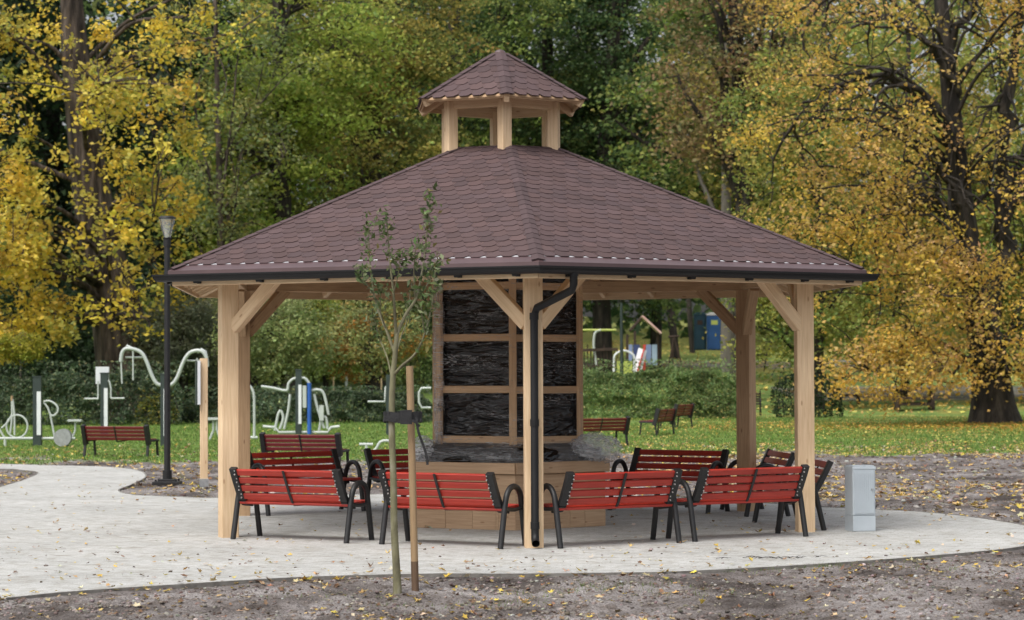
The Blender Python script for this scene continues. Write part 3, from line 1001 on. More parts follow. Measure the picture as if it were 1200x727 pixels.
# ------------------------------------------------------------------ BENCHES (type with armrests)
def arm_bench():
    t = thing('park_bench', '', 'bench', group='red benches around the gazebo')
    HL = 0.715
    for sx in (-1, 1):
        b = MB(); x = sx * HL
        b.tube([(x, 0, 0), (x, .05, .22), (x, .10, .44), (x, .135, .54), (x, .20, .605), (x, .285, .625), (x, .365, .60), (x, .42, .54), (x, .445, .44), (x, .49, .2), (x, .53, 0)], .031, 10, smooth=4)
        b.tube([(x, .10, .405), (x, .3, .385), (x, .45, .40)], .02, 8, smooth=3)
        sf = b.build('side_frame', M['black'], t, smooth=True)
        b = MB()
        xi = sx * (HL - .075)
        pts = [(-.095, .775), (-.04, .66), (.03, .53), (.085, .44), (.14, .39), (.24, .375)]
        for (y0, z0), (y1, z1) in zip(pts[:-1], pts[1:]):
            b.beam((xi + sx * .008, y0, z0), (xi + sx * .008, y1, z1), .085, .058, (0, -1, -.4))
        bs = b.build('back_bracket', M['black'], t)
        for (y0, z0) in ((-.075, .735), (-.032, .65), (.012, .565), (.058, .48)):
            for dz in (.02, -.02):
                c = Vector((xi - sx * .020, y0 - .030, z0 - .005 + dz))
                b = MB(); b.tube([c, c + Vector((0, -.012, -.006))], .0075, 6); b.build('bolt', M['bolt'], bs)
    b = MB()
    pts = [(-.108, .755), (-.05, .64), (.02, .51), (.075, .42), (.13, .375), (.3, .37), (.49, .385)]
    for (y0, z0), (y1, z1) in zip(pts[:-1], pts[1:]):
        b.beam((0, y0 - .012, z0), (0, y1 - .012, z1), .03, .012, (0, -1, -.4))
    b.build('middle_strap', M['black'], t)
    for i in range(4):                                    # back slats
        y0, z0 = -.070 + .0435 * i, .73 - .087 * i
        b = MB(); b.beam((-HL + .105, y0, z0), (HL - .105, y0, z0), .071, .032, (0, -.9, -.43))
        b.build('back_slat', M['redslat'], t)
    b = MB(); b.beam((-HL + .02, .115, .405), (HL - .02, .115, .405), .07, .03, (0, -.45, .9)); b.build('seat_slat', M['redslat'], t)
    for i in range(4):
        y0, z0 = .185 + .09 * i, .405 + .004 * i
        b = MB(); b.beam((-HL + .02, y0, z0), (HL - .02, y0, z0), .08, .032)
        b.build('seat_slat', M['redslat'], t)
    return t
def facing(a, b_, away=True):
    """a,b: left and right rear-foot points as seen by the camera"""
    mid = (a + b_) / 2
    d = (b_ - a).normalized()
    f = Vector((-d.y, d.x, 0))
    if not away: f = -f
    return mid, math.atan2(-f.x, f.y)
specs = []
a_, b_ = G(271, 632), G(408, 637); specs.append((*facing(a_, b_), 'red bench back at the far left of the front row, beside the left front post'))
a_, b_ = G(443, 638), G(591, 644); specs.append((*facing(a_, b_), 'red bench back directly behind the young staked tree, left of the downpipe'))
a_, b_ = G(657, 643), G(796, 636.5); specs.append((*facing(a_, b_), 'red bench back just right of the front post and its downpipe'))
a_, b_ = G(816, 635), G(943, 629); specs.append((*facing(a_, b_), 'red bench back in front of the right front post, nearest the grey cabinet row'))
n1 = Vector((-.078, .997, 0))
p = G(966, 622); a_, b_ = p, p + n1 * 1.45
specs.append(((a_ + b_) / 2, math.atan2(.997, -.078), 'end-on red bench outside the right front post, beside the grey cabinet'))
p = G(930, 533, .76) + Vector((-.06, .05, 0)); p.z = 0
b_ = p + Vector((-.12, .99, 0)).normalized() * 1.45
specs.append(((p + b_) / 2, math.atan2(.993, -.12), 'end-on red bench behind the right front post, farther back of the right pair'))
def toprow(pl, pr):
    a_ = G(*pl, .76); b_ = G(*pr, .76); a_.z = b_.z = 0
    d = (b_ - a_).normalized(); mid = (a_ + b_) / 2
    f = -Vector((-d.y, d.x, 0))
    return mid + f * 0.08, math.atan2(-f.x, f.y)
specs.append((*toprow((283, 532), (398, 528.5)), 'back-row red bench facing us, behind the far left front bench'))
hd = Vector((.83, .56, 0))
a_ = G(425, 528, .76); a_.z = 0
m_, rz_ = a_ + hd * .72, math.atan2(.56, -(-.83)) 
f = Vector((hd.y, -hd.x, 0)); specs.append((m_ + f * .08, math.atan2(-f.x, f.y), 'back-row red bench half hidden left of the wrapped fireplace crate'))
specs.append((*toprow((739, 527), (859, 529.3)), 'back-row red bench facing us, right of the wrapped fireplace crate'))
b_ = G(707, 526.5, .76); b_.z = 0
hd = Vector((.9, -.43, 0)); m_ = b_ - hd * .72; f = Vector((-.43, -.9, 0))
specs.append((m_ + f * .08, math.atan2(.43, -.9), 'back-row bench almost hidden behind the wrapped crate, only its black armrest showing'))
proto = arm_bench()
for i, (loc, rz, lab) in enumerate(specs):
    loc = Vector((loc.x, loc.y, 0))
    if i == 0:
        proto.location = loc; proto.rotation_euler.z = rz; proto['label'] = lab
    else:
        dup(proto, loc, rz, lab)

# ------------------------------------------------------------------ lawn benches
def lawn_bench():
    t = thing('lawn_bench', '', 'bench', group='dark red benches out on the lawn')
    HL = .74
    for sx in (-1, 1):
        x = sx * HL; b = MB()
        b.beam((x, -.05, 0), (x, .0, .33), .06, .035, (0, 1, 0))
        b.beam((x, .02, .26), (x, -.10, .67), .085, .11, (0, 1, 0))
        b.beam((x, -.02, .33), (x, .44, .345), .05, .04)
        b.beam((x, .38, .34), (x, .42, 0), .05, .035, (0, 1, 0))
        b.build('side_frame', M['black'], t)
    b = MB(); b.beam((0, .0, .33), (0, -.12, .64), .03, .015, (0, 1, 0)); b.beam((0, 0, .32), (0, .42, .33), .03, .02); b.build('middle_strap', M['black'], t)
    for i in range(4):
        b = MB(); y0, z0 = -.08 + .024 * i, .61 - .076 * i
        b.beam((-HL + .03, y0, z0), (HL - .03, y0, z0), .066, .03, (0, -.95, -.3)); b.build('back_slat', M['brownslat'], t)
    for i in range(4):
        b = MB(); b.beam((-HL + .03, .09 + .1 * i, .362), (HL - .03, .09 + .1 * i, .362), .085, .03); b.build('seat_slat', M['brownslat'], t)
    return t
lb = lawn_bench()
lspec = []
a_, b_ = G(97, 534.2), G(177, 535.0); m_, rz_ = facing(a_, b_); lspec.append((m_, rz_, 'dark red bench on the lawn at the far left, before the exercise machines'))
p = G(306, 549); q = G(402, 550); m_, rz_ = facing(p, q); lspec.append((m_, rz_, 'dark red bench seen from behind, in line with the blue-poled machine'))
a_, b_ = G(673, 522.6), G(733, 521); d = (b_ - a_).normalized(); lspec.append((*facing(a_, b_), 'dark red lawn bench right of the wrapped crate, beyond the gazebo'))
p = G(779, 510); lspec.append((p + Vector((0, 0.4, 0)), R(68), 'side-on lawn bench facing left, nearer of the pair before the hedge'))
p = G(801, 501.5); lspec.append((p + Vector((0, .5, 0)), R(66), 'side-on lawn bench facing left, farther of the pair before the hedge'))
for i, (loc, rz, lab) in enumerate(lspec):
    loc = Vector((loc.x, loc.y, gz(loc.x, loc.y) - .02))
    if i == 0: lb.location = loc; lb.rotation_euler.z = rz; lb['label'] = lab
    else: o = dup(lb, loc, rz, lab); o.scale = (1, 1, 1.08) if i > 2 else (1, 1, 1)

# dark iron bench in front of the middle hedge
p = G(858, 487); hb = thing('iron_bench', 'dark slatted bench with curled iron ends against the middle hedge behind the right back post', 'bench', (p.x, p.y, -.02), R(-4))
for sx in (-1, 1):
    b = MB(); x = sx * 1.02
    b.tube([(x, .0, 0), (x, .04, .4), (x, -.1, .85), (x, -.05, .9)], .03, 6, smooth=3); b.tube([(x, -.02, .62), (x, -.35, .62), (x, -.45, .5), (x, -.4, 0)], .03, 6, smooth=3)
    b.build('iron_end', M['black'], hb)
for i in range(5):
    b = MB(); b.beam((-1.02, 0 + .01 * i, .8 - .09 * i), (1.02, .01 * i, .8 - .09 * i), .06, .03, (0, 1, 0)); b.build('back_slat', M['brownwood'], hb)
b = MB()
for i in range(3): b.beam((-1.02, -.1 - .12 * i, .43), (1.02, -.1 - .12 * i, .43), .1, .03)
b.build('seat', M['brownwood'], hb)

# ------------------------------------------------------------------ young tree, stake, strap
def yt(px, py, dd=0.0): return P(px, py, YD + dd)
yb = G(466, 694, -0.03); YD = yb.y
tr = thing('young_tree', 'young slender tree with sparse grey-green leaves standing in soil before the gazebo', 'tree', (0, 0, 0))
tr.location = yb
def loc(p): return Vector(p) - yb
b = MB()
b.tube([loc(yt(466, 700)), loc(yt(464.5, 665)), loc(yt(462, 620)), loc(yt(461, 560)), loc(yt(459, 500)), loc(yt(460, 450)), loc(yt(463, 415)), loc(yt(465, 390))],
       [.040, .034, .031, .029, .028, .026, .022, .018], 10, smooth=4)
twigs = [([(463, 415, 0), (452, 385, .05), (441, 357, .1), (434, 316, .12), (431.6, 262, .12)], .016),
         ([(464, 392, 0), (461, 344, -.08), (456, 297, -.1), (453, 250, -.12)], .016),
         ([(465, 392, 0), (476, 368, .05), (488, 349, .08), (495, 316, .1), (500, 275, .12), (504, 231, .12)], .017),
         ([(487, 350, .08), (485, 320, 0), (487, 290, -.05)], .009),
         ([(461, 440, 0), (472, 428, -.08), (487, 414, -.15), (498, 390, -.18), (507, 352, -.2), (511, 305, -.2)], .014),
         ([(460, 448, 0), (454, 420, .1), (444, 395, .2), (438, 370, .24)], .010),
         ([(488, 349, .08), (500, 335, .15), (508, 315, .2)], .007), ([(452, 385, .05), (446, 365, -.1), (447, 335, -.15)], .007),
         ([(461, 344, -.08), (467, 320, -.2), (468, 300, -.22)], .006), ([(498, 390, -.18), (494, 365, -.3), (497, 345, -.3)], .006),
         ([(463, 420, 0), (470, 395, .2), (478, 372, .28), (481, 340, .3)], .008), ([(438, 345, .1), (428, 330, .0), (425, 318, -.02)], .006)]
lc = []
for pts, r0 in twigs:
    q = catmull([loc(yt(*p_)) for p_ in pts], 5)
    b.tube(q, list(np.linspace(r0, .003, len(q))), 6)
    for i, c in enumerate(q):
        t = i / len(q)
        if t > .38: lc.append((c, t, (c - q[max(0, i - 1)]).length))
b.build('trunk', M['youngbark'], tr, smooth=True)

def leaves(C, N, size, cols, flat=0.5, droop=0.3, aspect=0.55, rng=RNG, updir=0.0):
    """C (n,3) leaf centres, cols (n,3); returns V,Q,colors of folded diamond leaves"""
    n = len(C)
    a = rng.normal(size=(n, 3)); a[:, 2] = a[:, 2] * flat - droop + updir
    a /= np.linalg.norm(a, axis=1)[:, None]
    r = rng.normal(size=(n, 3)); bb = np.cross(a, r); bb /= np.linalg.norm(bb, axis=1)[:, None] + 1e-9
    nn = np.cross(a, bb)
    s = size * rng.uniform(.65, 1.35, n)[:, None]
    V = np.empty((n, 4, 3))
    V[:, 0] = C - a * s * .5; V[:, 2] = C + a * s * .5
    V[:, 1] = C + bb * s * aspect * .5 + nn * s * .12; V[:, 3] = C - bb * s * aspect * .5 + nn * s * .12
    Q = np.arange(n * 4).reshape(n, 4)
    return V.reshape(-1, 3), Q, np.repeat(cols, 4, 0)
def palette(n, pal, rng=RNG, bri=.18):
    wts = np.array([p[1] for p in pal], float); wts /= wts.sum()
    k = rng.choice(len(pal), n, p=wts)
    c = np.array([p[0] for p in pal])[k]
    return np.clip(c * (1 + rng.normal(0, bri, (n, 1))) * (1 + rng.normal(0, .06, (n, 3))), 0.003, .9)
CC = []
for c, t, _ in lc:
    m = int(30 * max(0, t - .38))
    CC.append(np.array(c) + RNG.normal(0, 1, (m, 3)) * np.array([.036, .036, .05]) * (0.6 + .5 * t))
CC = np.concatenate(CC)
V, Q, c = leaves(CC, 0, .056, palette(len(CC), [((.10, .15, .05), 5), ((.15, .19, .08), 4), ((.24, .27, .15), 2.5), ((.20, .17, .06), 1.5), ((.07, .09, .035), 3)]), 1.0, 0, .5)
np_mesh('crown', V, Q, M['leaf'], c, tr)
# stake (own thing) with darker soaked foot
sb = G(487, 693, -.03)
st = thing('tree_stake', 'wooden support stake with dark foot beside the young tree', 'stake', sb)
def loc2(p): return Vector(p) - sb
b = MB(); p0, p1 = loc2(P(487, 705, sb.y)), loc2(P(480, 429, sb.y))
foot = p0.lerp(p1, .17)
b.tube([foot, p0.lerp(p1, .6), p1], .031, 12); b.build('stake_pole', M['stake'], st, smooth=True)
b = MB(); b.tube([p0, foot], .0315, 12); M['wet'] = wood_mat('damp_stake_foot', (0.10, 0.06, 0.035), (0.17, 0.11, 0.07)); b.build('stake_foot', M['wet'], st, smooth=True)
# strap
sc = P(459, 489, YD); stp = thing('tree_strap', 'black rubber tie strap joining the young tree to its stake, tails hanging', 'strap', sc)
b = MB()
def ls(px, py, d=0.0): return P(px, py, YD + d) - sc
ring = []
for i in range(25):
    a = 2 * math.pi * i / 24
    cx = 472 + 22 * math.cos(a)
    ring.append((ls(cx, 489 + 1.2 * math.sin(3 * a), 0) + Vector((0, .055 * math.sin(a) * (1 if abs(math.cos(a)) < .9 else 1), 0))))
for q0, q1 in zip(ring[:-1], ring[1:]): b.beam(q0, q1, .006, .085, (0, 0, 1), bev=.001)
b.box(ls(476, 489, -.062), (.10, .02, .12))
b.build('band', M['strap'], stp)
b = MB()
tp = catmull([ls(488, 489, -.06), ls(490, 505, -.06), ls(496, 522, -.05), ls(500, 535, -.05), ls(501, 545, -.05)], 4)
for q0, q1 in zip(tp[:-1], tp[1:]): b.beam(q0, q1, .022, .005, (0, 1, 0), bev=.001)
tp = catmull([ls(474, 490, -.06), ls(485, 494, -.07), ls(492, 500, -.06)], 4)
for q0, q1 in zip(tp[:-1], tp[1:]): b.beam(q0, q1, .02, .005, (0, 1, 0), bev=.001)
b.build('tail', M['strap'], stp)

# ------------------------------------------------------------------ lamp post
lp = G(196, 567.5)
lamp = thing('street_lamp', 'black street lamp post with flared glass lantern left of the gazebo', 'street lamp', lp)
b = MB(); b.tube([(0, 0, -.05), (0, 0, 3.83)], [.052, .047], 14); b.build('pole', M['black'], lamp, smooth=True)
b = MB(); b.box((0, 0, .02), (.42, .42, .05)); b.box((0, 0, .06), (.26, .26, .04)); b.tube([(0, 0, .05), (0, 0, .22)], .075, 12)
for sx in (-1, 1):
    for sy in (-1, 1): b.tube([(sx * .16, sy * .16, .03), (sx * .16, sy * .16, .08)], .018, 6)
b.build('base_plate', M['black'], lamp)
ln = MB(); ln.tube([(0, 0, 3.80), (0, 0, 3.90), (0, 0, 3.93)], [.06, .06, .075], 12)
for k in range(4):
    a = R(45 + 90 * k); ln.beam((.05 * math.cos(a), .05 * math.sin(a), 3.90), (.135 * math.cos(a), .135 * math.sin(a), 4.23), .009, .009)
lh = ln.build('lantern_frame', M['black'], lamp)
b = MB(); b.tube([(0, 0, 3.92), (0, 0, 4.23)], [.05, .132], 16); b.build('lantern_glass', M['glass'], lamp, smooth=True)
b = MB(); b.tube([(0, 0, 4.232), (0, 0, 4.25), (0, 0, 4.272), (0, 0, 4.28)], [.138, .141, .11, .03], 16); b.build('lantern_cap', M['black'], lamp, smooth=True)

# wooden post with a sign board seen edge-on
wp = G(239, 570.5)
ps = thing('sign_post', 'pale square timber post with narrow edge-on white sign board, right of the lamp', 'sign post', wp, R(12))
b = MB(); b.beam((0, 0, .09), (0, 0, 2.0), .115, .115); b.build('post', M['pine'], ps)
b = MB(); b.box((0, 0, .06), (.13, .13, .13)); b.build('post_foot', M['galv'], ps)
b = MB(); b.box((-.085, .02, 1.62), (.05, .3, .68)); sg = b.build('sign_board', M['white'], ps)
b = MB(); b.box((-.118, .02, 1.62), (.014, .31, .69)); b.build('board_backing', M['greenpost'], sg)
for o in (): pass

# ------------------------------------------------------------------ utility cabinet
cb = G(1009, 622.5)
cab = thing('utility_cabinet', 'pale blue-grey plastic utility cabinet standing on the paving at right', 'utility cabinet', (cb.x, cb.y + .05, 0), R(13))
b = MB(); b.box((0, 0, .09), (.265, .25, .18), bev=.008); b.build('plinth', M['cabinet'], cab)
b = MB(); b.box((0, 0, .435), (.27, .255, .505), bev=.010); body = b.build('body', M['cabinet'], cab)
b = MB(); b.box((0, 0, .705), (.276, .262, .035), bev=.012); b.box((0, 0, .728), (.25, .235, .014), bev=.006); b.build('lid', M['cabinet'], cab)
b = MB(); b.box((0, -.131, .43), (.235, .008, .46), bev=.003)
for i in range(9): b.box((-.1 + .025 * i, -.136, .43), (.004, .004, .43), bev=.001)
dr = b.build('door', M['cabinet'], cab)
b = MB(); b.tube([(.09, -.137, .47), (.09, -.150, .47)], .012, 10); b.build('lock', M['galv'], dr)

# ------------------------------------------------------------------ fitness machines
def mp(px, py, d, base): return P(px, py, d) - base
def machine(label, bx, by, build, name='exercise_machine'):
    g0 = G(bx, by); t = thing(name, label, 'exercise machine', g0, 0, 'outdoor gym on the lawn')
    build(t, g0, g0.y); return t
def part(name, t, mat, paths, r, d, base, seg=8, smooth=3):
    r = r * .70
    for pth in paths:
        b = MB()
        b.tube([mp(q[0], q[1], d + (q[2] if len(q) > 2 else 0), base) for q in pth], r, seg, smooth=smooth)
        o = b.build(name, mat, t, smooth=True)
    return o
def gpost(t, x, y0, y1, d, base, w=.2, panel=True):
    b = MB(); b.beam(mp(x, y1, d, base), mp(x, y0, d, base), w, w * .8, (0, 1, 0)); b.build('main_post', M['greenpost'], t)
    b = MB(); b.beam(mp(x, y0, d, base), mp(x, y0 - 1.2, d, base), w * 1.15, w * .95, (0, 1, 0)); b.build('post_cap', M['greenpost'], t)
    if panel:
        b = MB(); b.beam(mp(x + 1.5, y1 - 12, d - w * .45, base), mp(x + 1.5, y0 + 17, d - w * .45, base), w * .5, .02, (0, 1, 0)); b.build('instruction_strip', M['white'], t)
def m1(t, base, d):
    gpost(t, 44, 442, 522, d, base)
    part('base_tube', t, M['machine'], [[(-10, 514), (44, 514), (88, 514)], [(6, 514), (6, 524)]], .05, d, base, smooth=0)
    part('wheel', t, M['machine'], [[(20 + 12.5 * math.cos(a), 500 + 13.5 * math.sin(a)) for a in np.linspace(0, 6.283, 21)]], .035, d, base, smooth=0)
    part('bike_frame', t, M['machine'], [[(-4, 497), (2, 508), (6, 514)], [(2, 502), (10, 494), (14, 486)], [(12, 508), (14, 490), (14, 470)], [(17, 510), (17, 488), (15, 468)]], .035, d, base)
    part('grip', t, M['stake'], [[(14, 470), (14, 464)]], .045, d, base, smooth=0)
    part('handlebar', t, M['machine'], [[(51, 471), (58, 470), (66, 475), (68, 481), (64, 487), (59, 486), (56, 478), (51, 472)], [(59, 486), (62, 502), (64, 514)]], .035, d, base)
    b = MB(); c = mp(74, 513, d, base); b.tube([c + Vector((0, -.12, 0)), c + Vector((0, .12, 0))], .21, 16); b.build('flywheel_cover', M['galv'], t)
    part('seat_post', t, M['machine'], [[(85, 512), (88, 505), (88, 494)]], .035, d, base)
    b = MB(); b.box(mp(88, 493, d, base), (.32, .2, .05)); b.build('seat', M['machine'], t)
machine('white bicycle trainer pair on one green post at the far left edge', 44, 522, m1)
def m2(t, base, d):
    gpost(t, 122.5, 438, 512, d, base)
    b = MB(); b.box(mp(120, 440, d + .2, base), (.36, .03, .46)); b.build('notice_sheet', M['white'], t)
    part('swing_handle', t, M['machine'], [[(99, 467.5), (115, 467.5)], [(130, 467), (146, 467)], [(115, 468), (115, 447)], [(123, 445), (128, 447), (130, 455), (130, 467)]], .035, d - .05, base, smooth=0)
machine('green post twister with two white side handles and a white sheet on top', 122, 512, m2)
def m3(t, base, d):
    gpost(t, 192, 439, 523, d, base, .15)
    part('pull_arm', t, M['machine'], [[(192, 452), (184, 450), (178, 440), (171, 422), (165, 413), (155, 409), (147, 409), (143, 414), (141.5, 424)],
                                       [(192, 452), (201, 451), (208, 442), (215, 424), (222, 414), (231, 411), (238, 413), (242, 420), (243, 430)]], .065, d, base)
    part('upper_bar', t, M['machine'], [[(147, 419), (167, 419)], [(147, 409), (149, 405), (155, 408), (156, 414)], [(219, 423), (238, 423)], [(232, 414), (236, 409), (241, 412), (243, 420)]], .035, d + .1, base, smooth=0)
    part('hanging_grip', t, M['machine'], [[(142, 424), (143, 450)], [(156, 412), (156, 446)], [(231, 420), (231, 455)]], .03, d, base, smooth=0)
machine('tall pull-down trainer with two curved white arms like an M behind the lamp', 192, 522, m3)
def m4(t, base, d):
    part('support_arm', t, M['machine'], [[(284, 449), (290, 450), (297, 460), (298, 480), (298, 512)]], .05, d, base)
    part('foot_tube', t, M['machine'], [[(284, 505), (287, 512), (302, 513)], [(276, 516), (290, 514)]], .05, d, base)
    part('seat_leg', t, M['machine'], [[(246, 515), (250, 505), (250, 493)], [(258, 515), (254, 503), (254, 493)]], .045, d, base, smooth=0)
    b = MB(); b.box(mp(250, 491, d, base), (.36, .25, .06)); b.build('seat', M['machine'], t)
machine('low white seat frame with bent upright arm beside the left gazebo post', 270, 516, m4)
def m5(t, base, d):
    gpost(t, 350, 434, 509, d, base, .17)
    part('blue_post', t, M['blue'], [[(362.5, 449), (362.5, 509)]], .085, d - .1, base, smooth=0)
    part('top_arch', t, M['machine'], [[(306, 453), (320, 455), (336, 458), (338, 450), (344, 444), (352, 443)], [(352, 443), (358, 444), (364, 452)], [(364, 458), (374, 457), (380, 463), (385, 486)]], .055, d, base)
    part('rocker_leg', t, M['machine'], [[(340, 462), (338, 480), (333, 503)], [(322, 505), (326, 486), (329, 481)], [(329, 481), (332, 490), (328, 503)], [(368, 462), (373, 482), (380, 502)], [(374, 505), (377, 490), (382, 490), (384, 503)]], .055, d, base)
    part('base_frame', t, M['machine'], [[(308, 500), (322, 501), (327, 507), (384, 507), (388, 501), (398, 500)]], .06, d, base, smooth=0)
    b = MB(); b.box(mp(377, 484, d, base), (.12, .2, .42)); b.box(mp(357, 465, d - .1, base), (.1, .1, .6)); b.build('side_pad', M['machine'], t)
machine('double white leg-press machine around green post with a bright blue pole', 350, 509, m5)
def m6(t, base, d):
    b = MB(); b.beam(mp(456, 510, d, base), mp(456, 439, d, base), .16, .14, (0, 1, 0)); b.build('main_post', M['greenpost'], t)
    part('side_handle', t, M['machine'], [[(431, 471), (451, 471), (452, 455), (456, 449)], [(505, 455), (494, 455), (491, 460), (491, 472), (494, 478), (505, 478)]], .045, d, base, smooth=0)
machine('white bent-handle trainer on a green post seen behind the young tree', 456, 510, m6)
def m7(t, base, d):
    part('low_frame', t, M['machine'], [[(421, 521), (437, 521)], [(429, 521), (431, 530), (440, 527), (446, 518), (456, 517), (462, 522)]], .045, d, base)
machine('small low white tube stepper on the grass left of the young tree', 440, 534, m7)

# ------------------------------------------------------------------ playground and far objects
def far_base(px, d): 
    p = P(px, 430, d); return Vector((p.x, d, gz(p.x, d)))
fb = far_base(698, 100)
sw = thing('play_swing', 'swing frame with a yellow-green top bar beyond the hedge', 'swing', fb)
part('top_bar', sw, M['yellow'], [[(672, 387), (722, 387)]], .07, 100, fb, smooth=0)
part('leg', sw, M['machine'], [[(704, 387), (697, 391), (696, 410), (700, 432)]], .08, 100, fb)
part('leg', sw, M['machine'], [[(676, 388), (680, 410), (682, 432)]], .07, 100, fb)
fb = far_base(700, 97)
fn = thing('wooden_fence', 'brown rail fence with upright pickets in front of the yellow bar swing', 'fence', fb)
b = MB(); b.beam(mp(668, 411, 97, fb), mp(724, 409.5, 97, fb), .1, .12); b.beam(mp(668, 430, 97, fb), mp(724, 429, 97, fb), .08, .1); b.build('rail', M['brownwood'], fn)
b = MB()
for i in range(15):
    x_ = 669 + 3.9 * i; b.beam(mp(x_, 437, 97.1, fb), mp(x_, 404 if i % 5 == 0 else 411, 97.1, fb), .05, .05)
b.build('picket', M['brownwood'], fn)
fb = far_base(731, 92)
sl2 = thing('play_arch', 'white arched play frame holding a yellow-green panel behind the middle hedge', 'play frame', fb)
part('arch', sl2, M['white'], [[(719.5, 450), (719.5, 422), (722, 415), (731, 411), (741, 415), (743.5, 422), (743.5, 450)]], .06, 92, fb)
b = MB(); a_ = mp(732, 436, 92.1, fb); b.box(a_, (.62, .04, .85)); b.build('panel', M['yellow'], sl2)
fb = far_base(756, 95)
ph = thing('play_house', 'small playhouse tower with slanted pale roof, blue walls and red posts', 'playhouse', fb)
b = MB(); b.beam(mp(752, 371, 95, fb), mp(774, 391, 95, fb), 1.2, .08, (.3, 0, 1)); b.build('roof_panel', M['pink'], ph)
b = MB(); b.beam(mp(752, 372, 96.4, fb), mp(738, 388, 96.4, fb), 1.0, .08, (-.3, 0, 1)); b.build('roof_panel', M['brownwood'], ph)
for x0, x1, mt in ((737, 741, 'lilac'), (742, 750, 'navy'), (757, 763, 'lilac'), (764, 770, 'palegreyblue')):
    b = MB(); p0, p1 = mp(x0, 428, 95, fb), mp(x1, 404, 95, fb)
    b.box((p0 + p1) / 2, (abs(p1.x - p0.x), .06, abs(p1.z - p0.z))); b.build('wall_panel', M[mt], ph)
for x_, y0, mt in ((744, 388, 'brownwood'), (755, 404, 'red'), (771, 390, 'brownwood'), (735, 392, 'brownwood')):
    b = MB(); b.beam(mp(x_, 440, 95.05, fb), mp(x_, y0, 95.05, fb), .1, .1); b.build('post', M[mt], ph)
b = MB(); b.beam(mp(753, 410, 94.6, fb), mp(746, 436, 93.2, fb), .36, .05, (0, 1, .3)); ss_ = b.build('slide', M['white'], ph)
b = MB(); b.beam(mp(756, 405, 94.55, fb), mp(747, 436, 93.1, fb), .05, .08, (0, 1, .3)); b.build('slide_edge', M['red'], ss_)
fb = far_base(788, 98)
cl = thing('climbing_frame', 'thin brown A-shaped climbing frame right of the playhouse', 'climbing frame', fb)
part('frame', cl, M['brownwood'], [[(782, 438), (790, 395)], [(798, 425), (790, 395)], [(783, 395), (796, 394)], [(788, 430), (789, 396)]], .06, 98, fb, smooth=0)
# thin dark pole
fb = far_base(728.5, 88)
dpole = thing('park_lamp_pole', 'thin dark pole rising behind the hedge by the white arch', 'lamp pole', fb)
b = MB(); b.tube([(0, 0, -.2), (0, 0, 4.1)], [.08, .055], 8); b.build('pole', M['greenpost'], dpole, smooth=True)
b = MB(); b.tube([(0, 0, 4.1), (0, 0, 4.3), (0, 0, 4.5), (0, 0, 4.55)], [.06, .16, .18, .05], 10); b.build('lamp_head', M['black'], dpole, smooth=True)
# portable toilets
def toilet(px0, px1, py0, py1, d, mt, label):
    p0, p1 = P(px0, py1, d), P(px1, py0, d)
    wd, hh = abs(p1.x - p0.x), p1.z - p0.z
    base = Vector(((p0.x + p1.x) / 2, d, p0.z))
    t = thing('portable_toilet', label, 'portable toilet', base, R(-6), 'portable toilets by the trees')
    b = MB(); b.box((0, 0, hh * .47), (wd, 1.1, hh * .94), bev=.03)
    for i in range(6): b.box((-wd * .42 + wd * .84 * i / 5, -.56, hh * .45), (.03, .03, hh * .8), bev=.008)
    b.build('cabin', M[mt], t)
    b = MB(); b.box((0, 0, hh * .96), (wd * 1.04, 1.16, hh * .05), bev=.04); b.box((0, 0, hh), (wd * .7, .8, hh * .03), bev=.02); b.build('roof', M['paleroof'] if mt == 'cabin' else M['teal'], t)
    b = MB(); b.box((0, -.585, hh * .44), (wd * .74, .03, hh * .82), bev=.01); dd = b.build('door', M[mt], t)
    b = MB(); b.box((.0, -.606, hh * .74), (wd * .42, .012, hh * .12), bev=.002); b.build('sticker', M['yellow'] if mt == 'cabin' else M['brownwood'], dd)
toilet(828.5, 846.5, 367, 410.5, 140, 'cabin', 'bright blue portable toilet cabin with yellow sticker, right of the pair')
toilet(813.5, 827.5, 367, 410.5, 140.8, 'teal', 'dark teal portable toilet cabin, left of the pair')
# far right picnic structure and low bench
fb = far_base(1071, 88)
pc = thing('picnic_table', 'dark wooden picnic table with benches far under the yellow tree', 'picnic table', (fb.x, fb.y, gz(fb.x, fb.y)))
b = MB(); b.box((0, 0, .78), (1.6, .9, .08)); b.build('tabletop', M['brownwood'], pc)
for sx in (-1, 1):
    b = MB(); b.box((sx * .65, 0, .38), (.12, .8, .76)); b.build('leg', M['brownwood'], pc)
for sy in (-1, 1):
    b = MB(); b.box((0, sy * .75, .45), (1.6, .28, .06)); b.box((0, sy * .75, .22), (1.3, .06, .1)); b.build('seat', M['brownwood'], pc)
fb = far_base(995, 92)
pc = thing('low_bench', 'low dark plank bench on two stubs far behind the round dark shrub', 'bench', (fb.x, fb.y, gz(fb.x, fb.y)))
b = MB(); b.box((0, 0, .38), (1.0, .35, .08)); b.build('seat', M['brownwood'], pc)
for sx in (-1, 1):
    b = MB(); b.box((sx * .35, 0, .17), (.1, .3, .34)); b.build('leg', M['brownwood'], pc)

